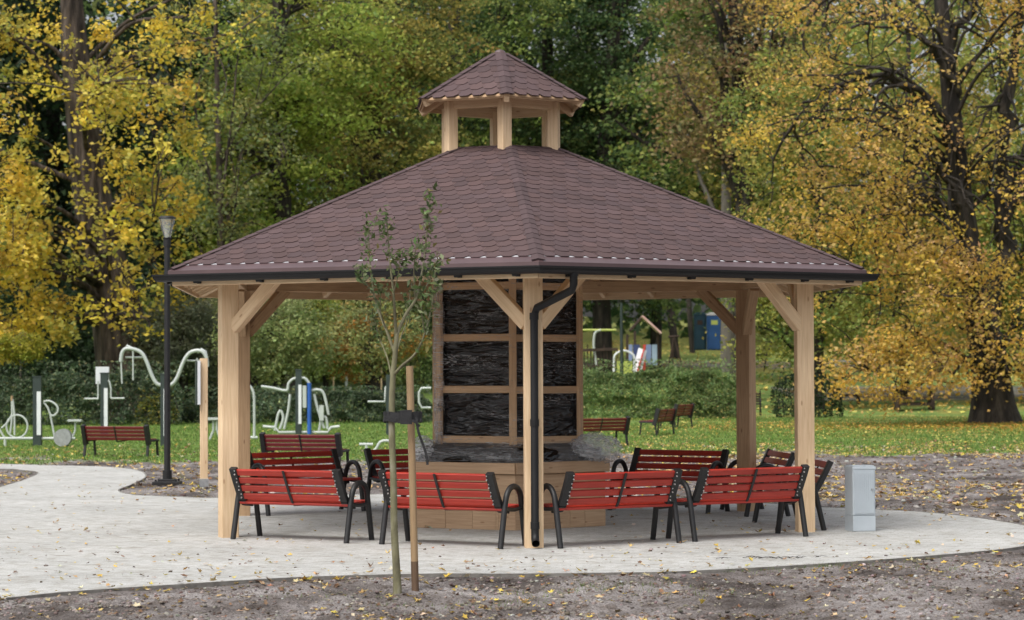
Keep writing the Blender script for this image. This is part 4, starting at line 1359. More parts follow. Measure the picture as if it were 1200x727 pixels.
# ------------------------------------------------------------------ TREES
def cloud(c, r, n, rng, shell=.55, thr=.42, nscale=.35, squash=1.0):
    """cluster centres in an uneven ellipsoid"""
    out = []
    c = np.array(c, float); r = np.array(r, float)
    sd = rng.random() * 50
    while len(out) < n:
        p = rng.normal(size=(n * 3, 3)); p /= np.linalg.norm(p, axis=1)[:, None]
        rad = rng.random(n * 3) ** (1 / 3.0)
        rad = shell + (1 - shell) * rad if False else np.where(rng.random(n * 3) < .65, rng.uniform(shell, 1, n * 3), rad)
        q = p * rad[:, None]
        wob = 1 + (fbm(p * 1.6 + sd, 3) - .5) * .7
        q = q * wob[:, None] * r + c
        keep = fbm(q * nscale + sd, 3) > thr
        out += list(q[keep])
    return np.array(out[:n])
def tree(name, label, cat, base, trunk_pts, tr_r, crown_parts, pal, leaf=.2, per=60, csize=(.9, .9, .55), bark='bark', group=None, seed=1,
         limbs=14, twig_r=.03, pal_by_cluster=True, droop=.3, extra_limbs=(), flat=.5, cpal=None, zmin=1.0, leafmat='leaf', clear=0, clearp=.6, sidebr=0, limb_max=.5):
    rng = np.random.default_rng(seed)
    base = Vector(base)
    t = thing(name, label, cat, base, 0, group)
    b = MB()
    tp = catmull([Vector(p) - base for p in trunk_pts], 6)
    rad = list(np.interp(np.linspace(0, 1, len(tp)), np.linspace(0, 1, len(tr_r)), tr_r))
    # flare
    b.tube(tp, rad, 14)
    # centres
    cs = []
    for (c, r, n, thr) in crown_parts:
        cs.append(cloud(np.array(c) - np.array(base), r, n, rng, thr=thr))
    cs = np.concatenate(cs)
    cs = cs[cs[:, 2] + base.z > zmin + gz(base.x, base.y) * 0]
    if clear:
        lines = [np.array([tuple(p) for p in tp])] + [np.array([tuple(x) for x in catmull([Vector(p) - base for p in e], 6)]) for e, er in extra_limbs]
        kp = np.ones(len(cs), bool)
        for ln_ in lines:
            dm = np.min(np.hypot(cs[:, None, 0] - ln_[None, :, 0], cs[:, None, 2] - ln_[None, :, 2]), axis=1)
            kp &= ~((dm < clear) & (rng.random(len(cs)) < clearp))
        cs = cs[kp]
    # primaries
    prim = []
    tpn = np.array([tuple(p) for p in tp])
    for e, er in extra_limbs:
        q = catmull([Vector(p) - base for p in e], 6)
        q = [q[0]] + [x + Vector(rng.normal(0, .11, 3)) for x in q[1:]]
        prim.append(np.array([tuple(x) for x in q]))
        b.tube(q, list(np.linspace(er, er * .2, len(q)) * rng.uniform(.85, 1.15, len(q))), 8)
        for _ in range(sidebr):
            j = int(rng.integers(len(q) // 4, len(q))); L = rng.uniform(1.2, 3.8)
            dr = Vector((rng.normal(-.5, .8), rng.normal(-.3, .6), rng.uniform(-.5, .6))).normalized()
            w_ = [q[j]]
            for k_ in range(7):
                dr = (dr + Vector(rng.normal(0, .28, 3)) + Vector((0, 0, -.20))).normalized()
                w_.append(w_[-1] + dr * L / 7)
            b.tube(w_, list(np.linspace(min(er * .45, .07), .012, len(w_))), 5, cap=False)
            prim.append(np.array([tuple(x) for x in w_]))
            for __ in range(3):
                j2 = int(rng.integers(2, 8)); d2_ = Vector(rng.normal(0, 1, 3)); d2_.z -= .7; d2_.normalize()
                e0 = w_[j2]; b.tube([e0, e0 + d2_ * .5 + Vector((0, 0, .08)), e0 + d2_ * 1.1 - Vector((0, 0, .15))], [.022, .015, .007], 4, cap=False)
    pick = rng.choice(len(cs), min(limbs, len(cs)), replace=False)
    for i in pick:
        tgt = cs[i]
        cand = [j for j in range(len(tp)) if tpn[j, 2] < tgt[2] - .1 * np.hypot(*(tgt[:2] - tpn[j, :2])) and tpn[j, 2] > tpn[-1, 2] * .22]
        j = cand[-1] if cand else len(tp) // 3
        j = max(0, j - int(rng.integers(0, 4)))
        s0 = tpn[j]; m1_ = s0 * .6 + tgt * .4 + np.array([0, 0, .12 * np.linalg.norm(tgt - s0)]) + rng.normal(0, .25, 3); m2_ = s0 * .25 + tgt * .75 + rng.normal(0, .3, 3) + np.array([0, 0, .06 * np.linalg.norm(tgt - s0)])
        q = catmull([Vector(s0), Vector(m1_), Vector(m2_), Vector(tgt)], 5)
        r0 = min(limb_max, rad[j] * .5, .045 * np.linalg.norm(tgt - s0) * .5 + .03)
        b.tube(q, list(np.linspace(r0, r0 * .2, len(q))), 7)
        prim.append(np.array([tuple(x) for x in q]))
    pp_ = np.concatenate(prim + [tpn[len(tpn) // 3:]])
    for i in range(len(cs)):
        if rng.random() > .75: continue
        d = pp_ - cs[i]; d2 = (d ** 2).sum(1) + np.where(pp_[:, 2] > cs[i, 2] + .3, 4, 0); j = d2.argmin()
        s0 = pp_[j]; tgt = cs[i]; L = np.linalg.norm(tgt - s0)
        if L > 6 or L < .2: continue
        mid = (s0 + tgt) / 2 + rng.normal(0, .12 * L, 3) + np.array([0, 0, .1 * L])
        q = catmull([Vector(s0), Vector(mid), Vector(tgt)], 3)
        b.tube(q, list(np.linspace(twig_r * (.5 + .25 * L), twig_r * .3, len(q))), 4, cap=False)
    b.build('trunk', M[bark], t, smooth=True)
    # leaves
    n = len(cs); per_i = rng.integers(int(per * .5), int(per * 1.5), n)
    idx = np.repeat(np.arange(n), per_i); m = len(idx)
    off = rng.normal(0, .5, (m, 3)) * np.array(csize)
    sc_ = rng.uniform(.6, 1.35, n)[idx][:, None]
    C = cs[idx] + off * sc_
    # droop: leaves further from the cluster centre hang lower
    C[:, 2] -= .35 * np.hypot(off[:, 0], off[:, 1])
    cc = palette(m, pal, rng)
    if pal_by_cluster:
        base_c = palette(n, cpal or pal, rng, .12)[idx]
        cc = cc * .45 + base_c * .55
    V, Q, c = leaves(C, 0, leaf, cc, flat, droop, .62, rng)
    np_mesh('crown', V, Q, M[leafmat], c, t)
    return t
YEL = [((.86, .62, .08), 6), ((.76, .57, .11), 4), ((.52, .48, .11), 2.5), ((.26, .31, .08), 2.5), ((.60, .40, .10), 1)]
YGR = [((.25, .33, .075), 5), ((.35, .38, .09), 4), ((.14, .215, .055), 4), ((.50, .43, .10), 1.5)]
DGR = [((.046, .090, .034), 6), ((.078, .135, .044), 4), ((.14, .20, .06), 2.5), ((.25, .28, .08), 1)]
OLV = [((.19, .24, .10), 4), ((.27, .32, .12), 3), ((.38, .38, .13), 2), ((.13, .175, .075), 3)]
OCH = [((.46, .37, .09), 4), ((.36, .34, .09), 3), ((.22, .26, .07), 4), ((.45, .30, .09), 1.2)]
BRN = [((.34, .20, .11), 3), ((.26, .22, .09), 3), ((.13, .15, .06), 3), ((.40, .28, .12), 1)]
CON = [((.024, .048, .022), 5), ((.038, .065, .028), 4), ((.055, .088, .038), 1)]

def X(px, d): return (px - 600) * d / F
def Zp(py, d): return H + (428 - py) * d / F
# A: big left maple with yellow leaves
d = 84
tb = Vector((X(142, d), d, gz(0, d)))
tree('maple_tree', 'big leaning tree at the left with bright yellow leaves over thick brown trunk', 'tree', tb,
     [(X(160, d), d, -.3), (X(152, d), d, Zp(430, d)), (X(138, d), d, Zp(370, d)), (X(124, d), d, Zp(310, d)), (X(110, d), d, Zp(240, d)), (X(100, d), d, Zp(170, d)), (X(88, d), d, Zp(60, d)), (X(80, d), d, Zp(-60, d))],
     [1.75, 1.25, .95, .8, .72, .62, .5, .3],
     [((X(5, d), d - 4.5, Zp(335, d)), (3.9, 3.5, 3.5), 170, .48), ((X(110, d), d - 3.5, Zp(375, d)), (2.6, 2, 1.2), 30, .48), ((X(100, d), d - 3.5, Zp(190, d)), (3, 2, 4.5), 42, .5), ((X(150, d), d - 4, Zp(150, d)), (5.5, 3, 5.5), 80, .54), ((X(20, d), d - 3, Zp(110, d)), (6, 4, 5), 110, .53),
      ((X(195, d), d - 3, Zp(285, d)), (2.4, 2.5, 2.8), 52, .5), ((X(60, d), d, Zp(-40, d)), (9, 6, 4), 70, .47)],
     YEL, leaf=.20, per=52, csize=(.6, .6, .5), seed=11, limb_max=.11, limbs=34, zmin=1.9, twig_r=.03, clear=1.25, clearp=.8)
# dark conifers behind the maple
for i, (px, dd, wd, top) in enumerate(((185, 100, 4.2, 30), (60, 104, 5, 32), (-30, 98, 4.5, 28), (290, 108, 4.0, 31))):
    bx = X(px, dd); z0 = gz(bx, dd)
    tree('spruce_tree', ['dark spruce right behind the left maple trunk', 'dark spruce behind the yellow maple crown, far left', 'dark spruce at the left edge behind the maple', 'dark spruce between the left maple and the yellow-green tree'][i], 'tree', (bx, dd, z0),
         [(bx, dd, z0 - .3), (bx, dd, z0 + top * .5), (bx, dd, z0 + top)], [.5, .35, .06],
         [((bx, dd, z0 + 5), (wd, wd * .7, 5), 110, .36), ((bx, dd, z0 + 13), (wd * .85, wd * .6, 6), 110, .36), ((bx, dd, z0 + 22), (wd * .55, wd * .5, 6), 50, .36)],
         CON, leaf=.34, per=60, csize=(1.3, 1.3, .7), bark='darkbark', seed=30 + i, limbs=10, zmin=.3, droop=.6, group='dark spruces behind the left maple')
# olive thin tree
d = 93
tree('thin_tree', 'sparse olive tree with fine twigs behind the lamp post', 'tree', (X(262, d), d, gz(0, d)), [(X(262, d), d, 0), (X(258, d), d, 8), (X(250, d), d, 20)], [.2, .14, .05],
     [((X(262, d), d, Zp(200, d)), (2.6, 2, 6), 110, .47), ((X(240, d), d, Zp(60, d)), (4, 2, 4), 70, .48)], OLV + [((.34, .28, .04), 2)], leaf=.17, per=42, csize=(.8, .8, .5), bark='bark', seed=5, limb_max=.06, limbs=20)
# C bright yellow-green
d = 98
tree('lime_tree', 'bright yellow-green leafy tree above the left roof slope', 'tree', (X(335, d), d, gz(0, d)), [(X(335, d), d, 0), (X(330, d), d, 10), (X(325, d), d, 22)], [.5, .4, .15],
     [((X(318, d), d, Zp(190, d)), (4.2, 3, 4.6), 190, .44), ((X(350, d), d, Zp(60, d)), (4.6, 3, 4.5), 170, .44), ((X(270, d), d, Zp(240, d)), (2.2, 2, 3), 60, .42)], [((.33, .42, .08), 5), ((.44, .46, .09), 4), ((.18, .27, .06), 4)], leaf=.19, per=80, csize=(1.5, 1.1, .38), bark='darkbark', seed=6, limbs=14)
# D olive/yellow
d = 106
tree('ochre_tree', 'olive and ochre leafy tree behind the left of the cupola', 'tree', (X(440, d), d, gz(0, d)), [(X(440, d), d, 0), (X(438, d), d, 10), (X(436, d), d, 26)], [.5, .4, .15],
     [((X(430, d), d, Zp(170, d)), (4.0, 3, 5.0), 190, .43), ((X(430, d), d, Zp(30, d)), (4.5, 3, 5.5), 190, .44)], OCH + [((.12, .15, .035), 4)], leaf=.19, per=80, csize=(1.6, 1.2, .38), bark='darkbark', seed=7, limbs=16)
# E dark greens behind the cupola
for i, (px, dd, rx) in enumerate(((530, 118, 4.6), (640, 124, 5.2), (738, 122, 4.6), (590, 135, 6), (480, 130, 5))):
    bx = X(px, dd); z0 = gz(bx, dd)
    pal = DGR if i != 0 else DGR + YGR[:2]
    tree('broadleaf_tree', ['dark green tree just left behind the cupola', 'dark green tree straight behind the cupola', 'dark green tree right of the cupola', 'deep green tall tree in the second rank behind the cupola', 'deep green tree in the second rank, left of the cupola'][i], 'tree', (bx, dd, z0),
         [(bx + (-1.4 if i == 2 else 0), dd, z0 - .3), (bx + (-1.4 if i == 2 else .2), dd, z0 + 10), (bx, dd, z0 + 26)], [.55, .42, .15],
         [((bx, dd, z0 + 9), (rx, 3.5, 5.5), 170, .42), ((bx + .3, dd, z0 + 18), (rx * 1.05, 3.5, 6.5), 190, .44)],
         pal, leaf=.22, per=90, csize=(1.7, 1.3, .38), bark='darkbark', seed=50 + i, limbs=14, group='dark green trees behind the cupola', zmin=2.5)
# F brownish
d = 96
tree('copper_tree', 'sparse tree with coppery brown leaves above the right roof slope', 'tree', (X(869, d), d, gz(0, d)), [(X(869, d), d, 0), (X(872, d), d, 10), (X(850, d), d, 24)], [.45, .35, .12],
     [((X(850, d), d, Zp(90, d)), (3.6, 2.5, 5.0), 170, .46), ((X(900, d), d, Zp(30, d)), (4, 2.5, 3), 80, .46)], BRN, leaf=.19, per=48, csize=(1.0, 1.0, .5), bark='darkbark', seed=8, limbs=22)
d = 112
tree('broadleaf_tree', 'green tree behind the coppery tree and the right roof slope', 'tree', (X(870, d), d, gz(0, d)), [(X(870, d), d, 1), (X(860, d), d, 12), (X(830, d), d, 26)], [.5, .4, .15],
     [((X(830, d), d, Zp(180, d)), (5, 3, 6), 170, .43), ((X(850, d), d, Zp(20, d)), (5, 3, 6), 150, .44)], DGR + YGR, leaf=.26, per=66, csize=(1.5, 1.2, .5), bark='darkbark', seed=9, limbs=12)
# G big right tree
d = 74
el = [([(X(1128, d), d, Zp(250, d)), (X(1105, d), d - 1, Zp(150, d)), (X(1060, d), d - 1.5, Zp(108, d)), (X(1010, d), d - 2, Zp(100, d)), (X(960, d), d - 2.5, Zp(120, d)), (X(925, d), d - 3, Zp(150, d))], .15),
      ([(X(1125, d), d, Zp(300, d)), (X(1118, d), d - 1, Zp(235, d)), (X(1085, d), d - 1.5, Zp(195, d)), (X(1060, d), d - 2, Zp(205, d)), (X(1040, d), d - 2.2, Zp(250, d))], .13),
      ([(X(1120, d), d, Zp(120, d)), (X(1085, d), d - 1, Zp(60, d)), (X(1030, d), d - 1, Zp(20, d)), (X(980, d), d - 1, Zp(0, d))], .15),
      ([(X(1115, d), d, Zp(60, d)), (X(1140, d), d - .5, Zp(10, d)), (X(1160, d), d - .5, Zp(-40, d))], .15),
      ([(X(1155, d), d, Zp(400, d)), (X(1178, d), d + .3, Zp(300, d)), (X(1180, d), d, Zp(200, d)), (X(1188, d), d, Zp(90, d)), (X(1200, d), d, Zp(-20, d))], .42),
      ([(X(1130, d), d, Zp(260, d)), (X(1090, d), d - 1, Zp(240, d)), (X(1060, d), d - 1.2, Zp(235, d)), (X(1030, d), d - 1.5, Zp(262, d))], .13),
      ([(X(1180, d), d, Zp(250, d)), (X(1215, d), d - .5, Zp(180, d)), (X(1240, d), d - .5, Zp(100, d))], .2)]
tree('linden_tree', 'great tree at the right with dark flared trunk, arching limbs and yellow leaves', 'tree', (X(1163, d), d, 0),
     [(X(1165, d), d, -.2), (X(1163, d), d, .5), (X(1160, d), d, Zp(440, d)), (X(1150, d), d, Zp(380, d)), (X(1135, d), d, Zp(290, d)), (X(1122, d), d, Zp(180, d)), (X(1113, d), d, Zp(80, d)), (X(1100, d), d, Zp(-60, d))],
     [.98, .72, .60, .52, .40, .33, .27, .18],
     [((X(1000, d), d - 3, Zp(330, d)), (4.6, 2.5, 2.9), 150, .5), ((X(1010, d), d - 2.5, Zp(150, d)), (4.6, 3, 4.2), 150, .49), ((X(1130, d), d - 2.5, Zp(300, d)), (3.2, 2.5, 4.0), 85, .5),
      ((X(1180, d), d - 2, Zp(80, d)), (3.2, 3, 4), 90, .48), ((X(1040, d), d - 3, Zp(430, d)), (3.0, 2, .9), 45, .42), ((X(1010, d), d - 2, Zp(0, d)), (6, 3, 2.4), 65, .5), ((X(1200, d), d - 2, Zp(390, d)), (1.6, 2, 2.0), 40, .45)],
     [((.72, .48, .08), 5), ((.64, .44, .10), 4), ((.42, .36, .10), 2.5), ((.52, .32, .14), 4)], leaf=.135, per=52, csize=(.75, .75, .55), bark='darkbark', seed=12, limbs=60, limb_max=.075, extra_limbs=el, zmin=.9, twig_r=.026, droop=.5, clear=.7, clearp=.45, sidebr=13)
# H behind right: yellow-green mass
for i, (px, dd, pal) in enumerate(((960, 90, YGR + OCH[:3]), (1060, 96, [((.56, .42, .09), 5), ((.44, .36, .09), 4), ((.28, .29, .08), 3)]), (1170, 92, YGR + OCH[:2]), (1260, 95, YGR))):
    bx = X(px, dd); z0 = gz(bx, dd)
    tree('field_maple', ['yellow-green tree just past the right end of the roof', 'yellow tree behind the arching limbs of the great right tree', 'yellow-green tree behind the great right trunk', 'yellow-green tree at the right edge behind everything'][i], 'tree', (bx, dd, z0),
         [(bx, dd, z0 - .3), (bx, dd, z0 + 6), (bx + .3, dd, z0 + 16)], [.20, .17, .08],
         [((bx, dd, z0 + 5.0), (3.9, 2.5, 4.0), 170, .41), ((bx, dd, z0 + 11), (3.8, 2.5, 5), 170, .43)],
         pal, leaf=.16, per=80, csize=(1.0, .9, .5), bark='darkbark', seed=70 + i, limbs=18, group='yellow-green trees behind the great right tree', zmin=1.2)

# small trees under the eaves
SM = [((.27, .33, .13), 4), ((.36, .40, .15), 3), ((.19, .24, .10), 3), ((.46, .44, .15), 1)]
for i, (px, dd, rx, pal, lab) in enumerate(((322, 80, 1.9, SM, 'small round olive-green tree behind the left brace of the gazebo'),
        (432, 82, 1.9, SM + [((.42, .17, .03), 3.5)], 'small round tree with orange tinged leaves behind the young tree'),
        (212, 83, 1.9, [((.15, .17, .11), 4), ((.22, .24, .15), 3), ((.30, .30, .16), 1)], 'small greyish round tree behind the lamp post'),
        (180, 87, 1.7, YGR[:3], 'small fresh green round tree between the pull-down machine arms and lamp'), (265, 86, 1.6, SM, 'small round tree behind the left front gazebo post'), (380, 86, 1.6, YGR, 'small yellow-green round tree between two olive ones under the roof'))):
    bx = X(px, dd); z0 = gz(bx, dd)
    tree('small_tree', lab, 'tree', (bx, dd, z0), [(bx, dd, z0 - .2), (bx + .05, dd, z0 + 1.2), (bx, dd, z0 + 2.8)], [.13, .11, .05],
         [((bx, dd, z0 + 2.95), (rx, 1.5, 1.5), 150, .4)], pal, leaf=.12, per=75, csize=(.45, .45, .3), bark='darkbark', seed=90 + i, limbs=14, group='small round trees behind the left lawn', zmin=1.3, twig_r=.015)
bx, dd = X(24, 76), 76
tree('topiary_tree', 'tiny round-headed yellow-green tree on a thin stem at the far left', 'tree', (bx, dd, 0), [(bx, dd, -.1), (bx, dd, 1.4), (bx, dd, 2.4)], [.05, .04, .02],
     [((bx, dd, 2.55), (.85, .8, .42), 60, .3)], [((.36, .32, .04), 3), ((.25, .27, .04), 2)], leaf=.10, per=60, csize=(.3, .3, .2), bark='greybark', seed=99, limbs=8, zmin=1.3, twig_r=.01)
for i, (px, y0, y1) in enumerate(((383, 424, 452), (391, 425, 451), (406, 418, 455), (447, 420, 452))):
    p1 = P(px, y1, 100); zz_ = gz(p1.x, 100)
    sp_ = thing('planting_stake', ['thin pale stake, leftmost of the row behind the small round trees', 'thin pale stake, second from left behind the small round trees', 'thicker pale stake left of the young tree, behind the hedge', 'thin pale stake far behind the young tree'][i], 'stake', (p1.x, 100, zz_), 0, 'pale stakes on the far lawn')
    b = MB(); b.tube([(0, 0, -.1), (0, 0, H + (428 - y0) * 100 / F - zz_)], .055 if i == 2 else .035, 6); b.build('stake_pole', M['machine'] if i == 2 else M['pine'], sp_)
# trunks standing on the slope seen through the gazebo
for i, (px, py, wpx, dd, lean, bk, lab) in enumerate(((767, 402, 13, 125, .3, 'darkbark', 'dark straight trunk behind the playhouse'),
        (793, 389, 9, 140, -.9, 'darkbark', 'leaning dark trunk left of the portable toilets'), (812, 379, 6, 150, -.6, 'darkbark', 'thin far trunk just left of the teal toilet'),
        (852, 422, 15, 108, 0, 'greybark', 'pale grey trunk right in front of the blue toilet'), (676, 405, 8, 125, 0, 'darkbark', 'dark trunk beside the right edge of the wrapped crate'),
)):
    bx = X(px, dd); z0 = gz(bx, dd); r0 = wpx / F * dd / 2
    tree('slope_tree', lab, 'tree', (bx, dd, z0), [(bx, dd, z0 - .5), (bx + lean * .4, dd, z0 + 3), (bx + lean, dd, z0 + 9), (bx + lean, dd, z0 + 16)], [r0 * 1.2, r0, r0 * .8, r0 * .3],
         [((bx + lean, dd, z0 + 12.5), (4, 3, 4.5), 70, .42)], OCH if i % 2 else DGR + OCH, leaf=.3, per=55, csize=(1.4, 1.2, .6), bark=bk, seed=120 + i, limbs=9, group='trees on the slope beyond the playground', zmin=z0 + 5)

# hedges
def hedge(name, label, px0, px1, d, hh, depth, pal, leaf=.09, dens=900, seed=1, cat='hedge'):
    rng = np.random.default_rng(seed)
    x0, x1 = X(px0, d), X(px1, d); xm = (x0 + x1) / 2; z0 = gz(xm, d)
    L = x1 - x0
    t = thing(name, label, cat, (xm, d, z0))
    n = int(L * dens)
    u = rng.uniform(-L / 2, L / 2, n); a = rng.uniform(-.2, 1, n) * math.pi * .6 + math.pi * .1
    hv = hh * (.86 + .3 * (fbm(np.stack([u * .9 + seed, 0 * u, 0 * u], 1), 3) - .3))
    rr = 1 - np.abs(rng.normal(0, .14, n))
    side = rng.uniform(-1, 1, n); tz = rng.uniform(0, 1, n)
    face = rng.random(n)
    y = np.where(face < .62, -depth / 2 * rr, np.where(face < .9, side * depth / 2, depth / 2 * rr))
    z = np.where(face < .62, tz * hv, np.where(face < .9, hv * rr, tz * hv))
    y *= 1 - .35 * (z / hh) ** 3
    C = np.stack([u, y, z], 1)
    C += (fbm(C * 2.2 + seed, 3)[:, None] - .5) * np.array([.5, .6, .35])
    endf = np.clip((L / 2 - np.abs(u)) / .5, 0, 1) ** .5; C[:, 2] *= .5 + .5 * endf
    # stray shoots on top
    k = n // 25; su = rng.uniform(-L / 2, L / 2, k); sh = np.stack([su, rng.normal(0, depth * .2, k), hh * (.9 + rng.uniform(0, .28, k))], 1); C = np.concatenate([C, sh])
    C[:, 2] = np.maximum(C[:, 2], .02)
    clump = fbm(C * 1.3 + 4 + seed, 3)
    cc = palette(len(C), pal, rng) * np.clip(.35 + 1.4 * clump, .5, 1.6)[:, None]
    V, Q, c = leaves(C, 0, leaf, cc, .8, .0, .6, rng)
    np_mesh('foliage', V, Q, M['leaf'], c, t)
    b = MB()
    for i in range(int(L * 3)):
        xx = rng.uniform(-L / 2 + .1, L / 2 - .1); q = Vector((xx, rng.normal(0, depth * .18), 0))
        b.tube([q, q + Vector((rng.normal(0, .08), rng.normal(0, .06), hh * .5)), q + Vector((rng.normal(0, .2), rng.normal(0, .1), hh * .95))], [.022, .014, .005], 4, cap=False)
    tag(b.build('stem', M['darkbark'], t), kind='stuff')
    return t
HG = [((.07, .11, .06), 5), ((.11, .155, .085), 4), ((.17, .21, .13), 2), ((.22, .23, .10), .8)]
HL_ = [((.15, .23, .09), 4), ((.21, .30, .11), 4), ((.29, .37, .15), 2), ((.40, .40, .15), .6)]
hedge('hedge', 'long dark green hedge behind the exercise machines at left', -60, 215, 76, 1.75, 1.4, HG, .11, 2600, 1)
hedge('hedge', 'dark hedge continuing behind the left gazebo post to the crate', 212, 505, 77.5, 1.02, 1.2, HG, .11, 2600, 2)
hedge('hedge', 'lighter loose green hedge in front of the playground', 668, 868, 82, 1.75, 1.6, HL_, .085, 5200, 3)
hedge('shrub', 'low dark rounded shrub right of the right front gazebo post', 905, 984, 82, 1.5, 1.6, [((.02, .035, .02), 4), ((.04, .07, .025), 3), ((.08, .12, .04), 2)], .10, 1300, 4, 'shrub')
hedge('shrub', 'yellowing low bush at the foot of the hedge near the sign post', 160, 208, 75, 1.0, .8, [((.30, .27, .05), 2), ((.12, .14, .04), 3), ((.06, .09, .03), 2)], .10, 700, 5, 'shrub')
# dark undergrowth behind hedges, left
def shrubs(label, px0, px1, d, hh, pal, seed, leaf=.16, dens=420, depth=3):
    return hedge('shrubbery', label, px0, px1, d, hh, depth, pal, leaf, dens, seed, 'shrubbery')
shrubs('very dark undergrowth behind the left hedge and maple trunk', -80, 190, 92, 5.2, CON, 21, dens=1500)
shrubs('tall olive shrubbery behind the small round trees under the roof', 180, 520, 112, 6.2, [((.24, .31, .11), 4), ((.32, .39, .13), 4), ((.42, .44, .15), 2), ((.17, .23, .09), 2)], 22, leaf=.22, dens=1500)
shrubs('green shrubbery far behind the wrapped crate', 500, 680, 105, 5, DGR, 23, dens=1000)

# far wood: one mass closing the background
rng = np.random.default_rng(77)
n = 95000
px = rng.uniform(-350, 1550, n); dd = rng.uniform(150, 215, n)
zt_ = rng.uniform(0, 1, n) ** .9
xx = (px - 600) * dd / F
zz = gz(0, 160) + zt_ * (34 + 10 * fbm(np.stack([xx * .08, dd * .05, 0 * xx], 1), 3))
keep = (fbm(np.stack([xx * .22, dd * .1, zz * .3], 1), 3) > .42 + .10 * np.clip((zz - 14) / 8, 0, 1)) & ~((px > 640) & (px < 900) & (zz < 9.5) & (dd < 180))
C = np.stack([xx, dd, zz], 1)[keep]
tone = fbm(np.stack([C[:, 0] * .07, C[:, 1] * .04, C[:, 2] * .05], 1), 3)[:, None]
c1 = palette(len(C), DGR, rng); c2 = palette(len(C), YGR + OCH, rng)
rt = np.clip((C[:, 0:1] - 15) / 20, 0, 1) * .6 + np.clip((tone - .5) * 4, 0, .5)
V, Q, c = leaves(C, 0, .95, c1 * (1 - np.clip(rt, 0, 1)) + c2 * np.clip(rt, 0, 1), .6, .2, .7, rng)
o = np_mesh('distant_wood', V, Q, M['leaf'], c)
tag(o, 'dense far-off autumn woodland closing the background', 'woodland', None, 'stuff')

# ------------------------------------------------------------------ lawn blades, fallen leaves, clods
rng = np.random.default_rng(5)
n = 150000
yy = rng.uniform(44, 82, n) ; xx = rng.uniform(-1, 1, n) * (.25 * yy + 1)
nzv = (fbm(np.stack([xx * 0.5, yy * 0.35, 0 * xx], 1), 4) - 0.5) + .25 * (fbm(np.stack([xx * 2.5, yy * 1.6, 0 * xx], 1), 3) - .5)
glv = 47.5 + nzv * 9 + np.where(xx > 2, 2.0, 0) + np.where(xx < -2.0, -0.8, 0)
k = ((yy - glv) / 1.5 > rng.random(n)) & ~inside(xx, yy)
xx, yy = xx[k], yy[k]; n = len(xx)
zz = soil_z(xx, yy)
hgt = rng.uniform(.03, .075, n); wdt = rng.uniform(.010, .022, n); an = rng.uniform(0, 6.28, n)
dx, dy = np.cos(an) * wdt, np.sin(an) * wdt
lx, ly = rng.normal(0, .02, n), rng.normal(0, .02, n)
V = np.empty((n, 3, 3)); V[:, 0] = np.stack([xx - dx, yy - dy, zz - .01], 1); V[:, 1] = np.stack([xx + dx, yy + dy, zz - .01], 1); V[:, 2] = np.stack([xx + lx, yy + ly, zz + hgt], 1)
cc = np.repeat(palette(n, [((.15, .24, .055), 5), ((.21, .33, .075), 4), ((.30, .38, .11), 1.5), ((.10, .17, .04), 3)], rng), 3, 0)
o = np_mesh('grass', V.reshape(-1, 3), np.arange(n * 3).reshape(n, 3), M['leaf'], cc); tag(o, 'short green lawn grass behind the paving', 'grass', None, 'stuff')
# sparse tufts at the near slab edge
cxs = []
for (ex_, ey_, m) in ((850, 662, 160), (900, 658, 240), (940, 657, 300), (1000, 651, 300), (1040, 648, 220), (700, 683, 140), (760, 678, 140), (640, 686, 90), (600, 697, 80), (490, 699, 90), (380, 690, 60), (1090, 660, 100), (820, 690, 70)):
    g0 = G(ex_, ey_ + 5); a = rng.normal(0, 1, (m, 2)) * np.array([.28, .10]); cxs.append(np.stack([g0.x + a[:, 0], g0.y + a[:, 1]], 1))
cxs = np.concatenate(cxs); cxs = cxs[~inside(cxs[:, 0], cxs[:, 1])]; n = len(cxs); xx, yy = cxs.T; zz = soil_z(xx, yy)
hgt = rng.uniform(.015, .05, n); wdt = rng.uniform(.002, .005, n); an = rng.uniform(0, 6.28, n); dx, dy = np.cos(an) * wdt, np.sin(an) * wdt
V = np.empty((n, 3, 3)); V[:, 0] = np.stack([xx - dx, yy - dy, zz - .01], 1); V[:, 1] = np.stack([xx + dx, yy + dy, zz - .01], 1); V[:, 2] = np.stack([xx + rng.normal(0, .025, n), yy + rng.normal(0, .02, n), zz + hgt], 1)
cc = np.repeat(palette(n, [((.11, .17, .04), 5), ((.18, .22, .07), 4)], rng), 3, 0)
o = np_mesh('grass_tufts', V.reshape(-1, 3), np.arange(n * 3).reshape(n, 3), M['leaf'], cc); tag(o, 'thin new grass sprouting from the soil by the paving edge', 'grass', None, 'stuff')

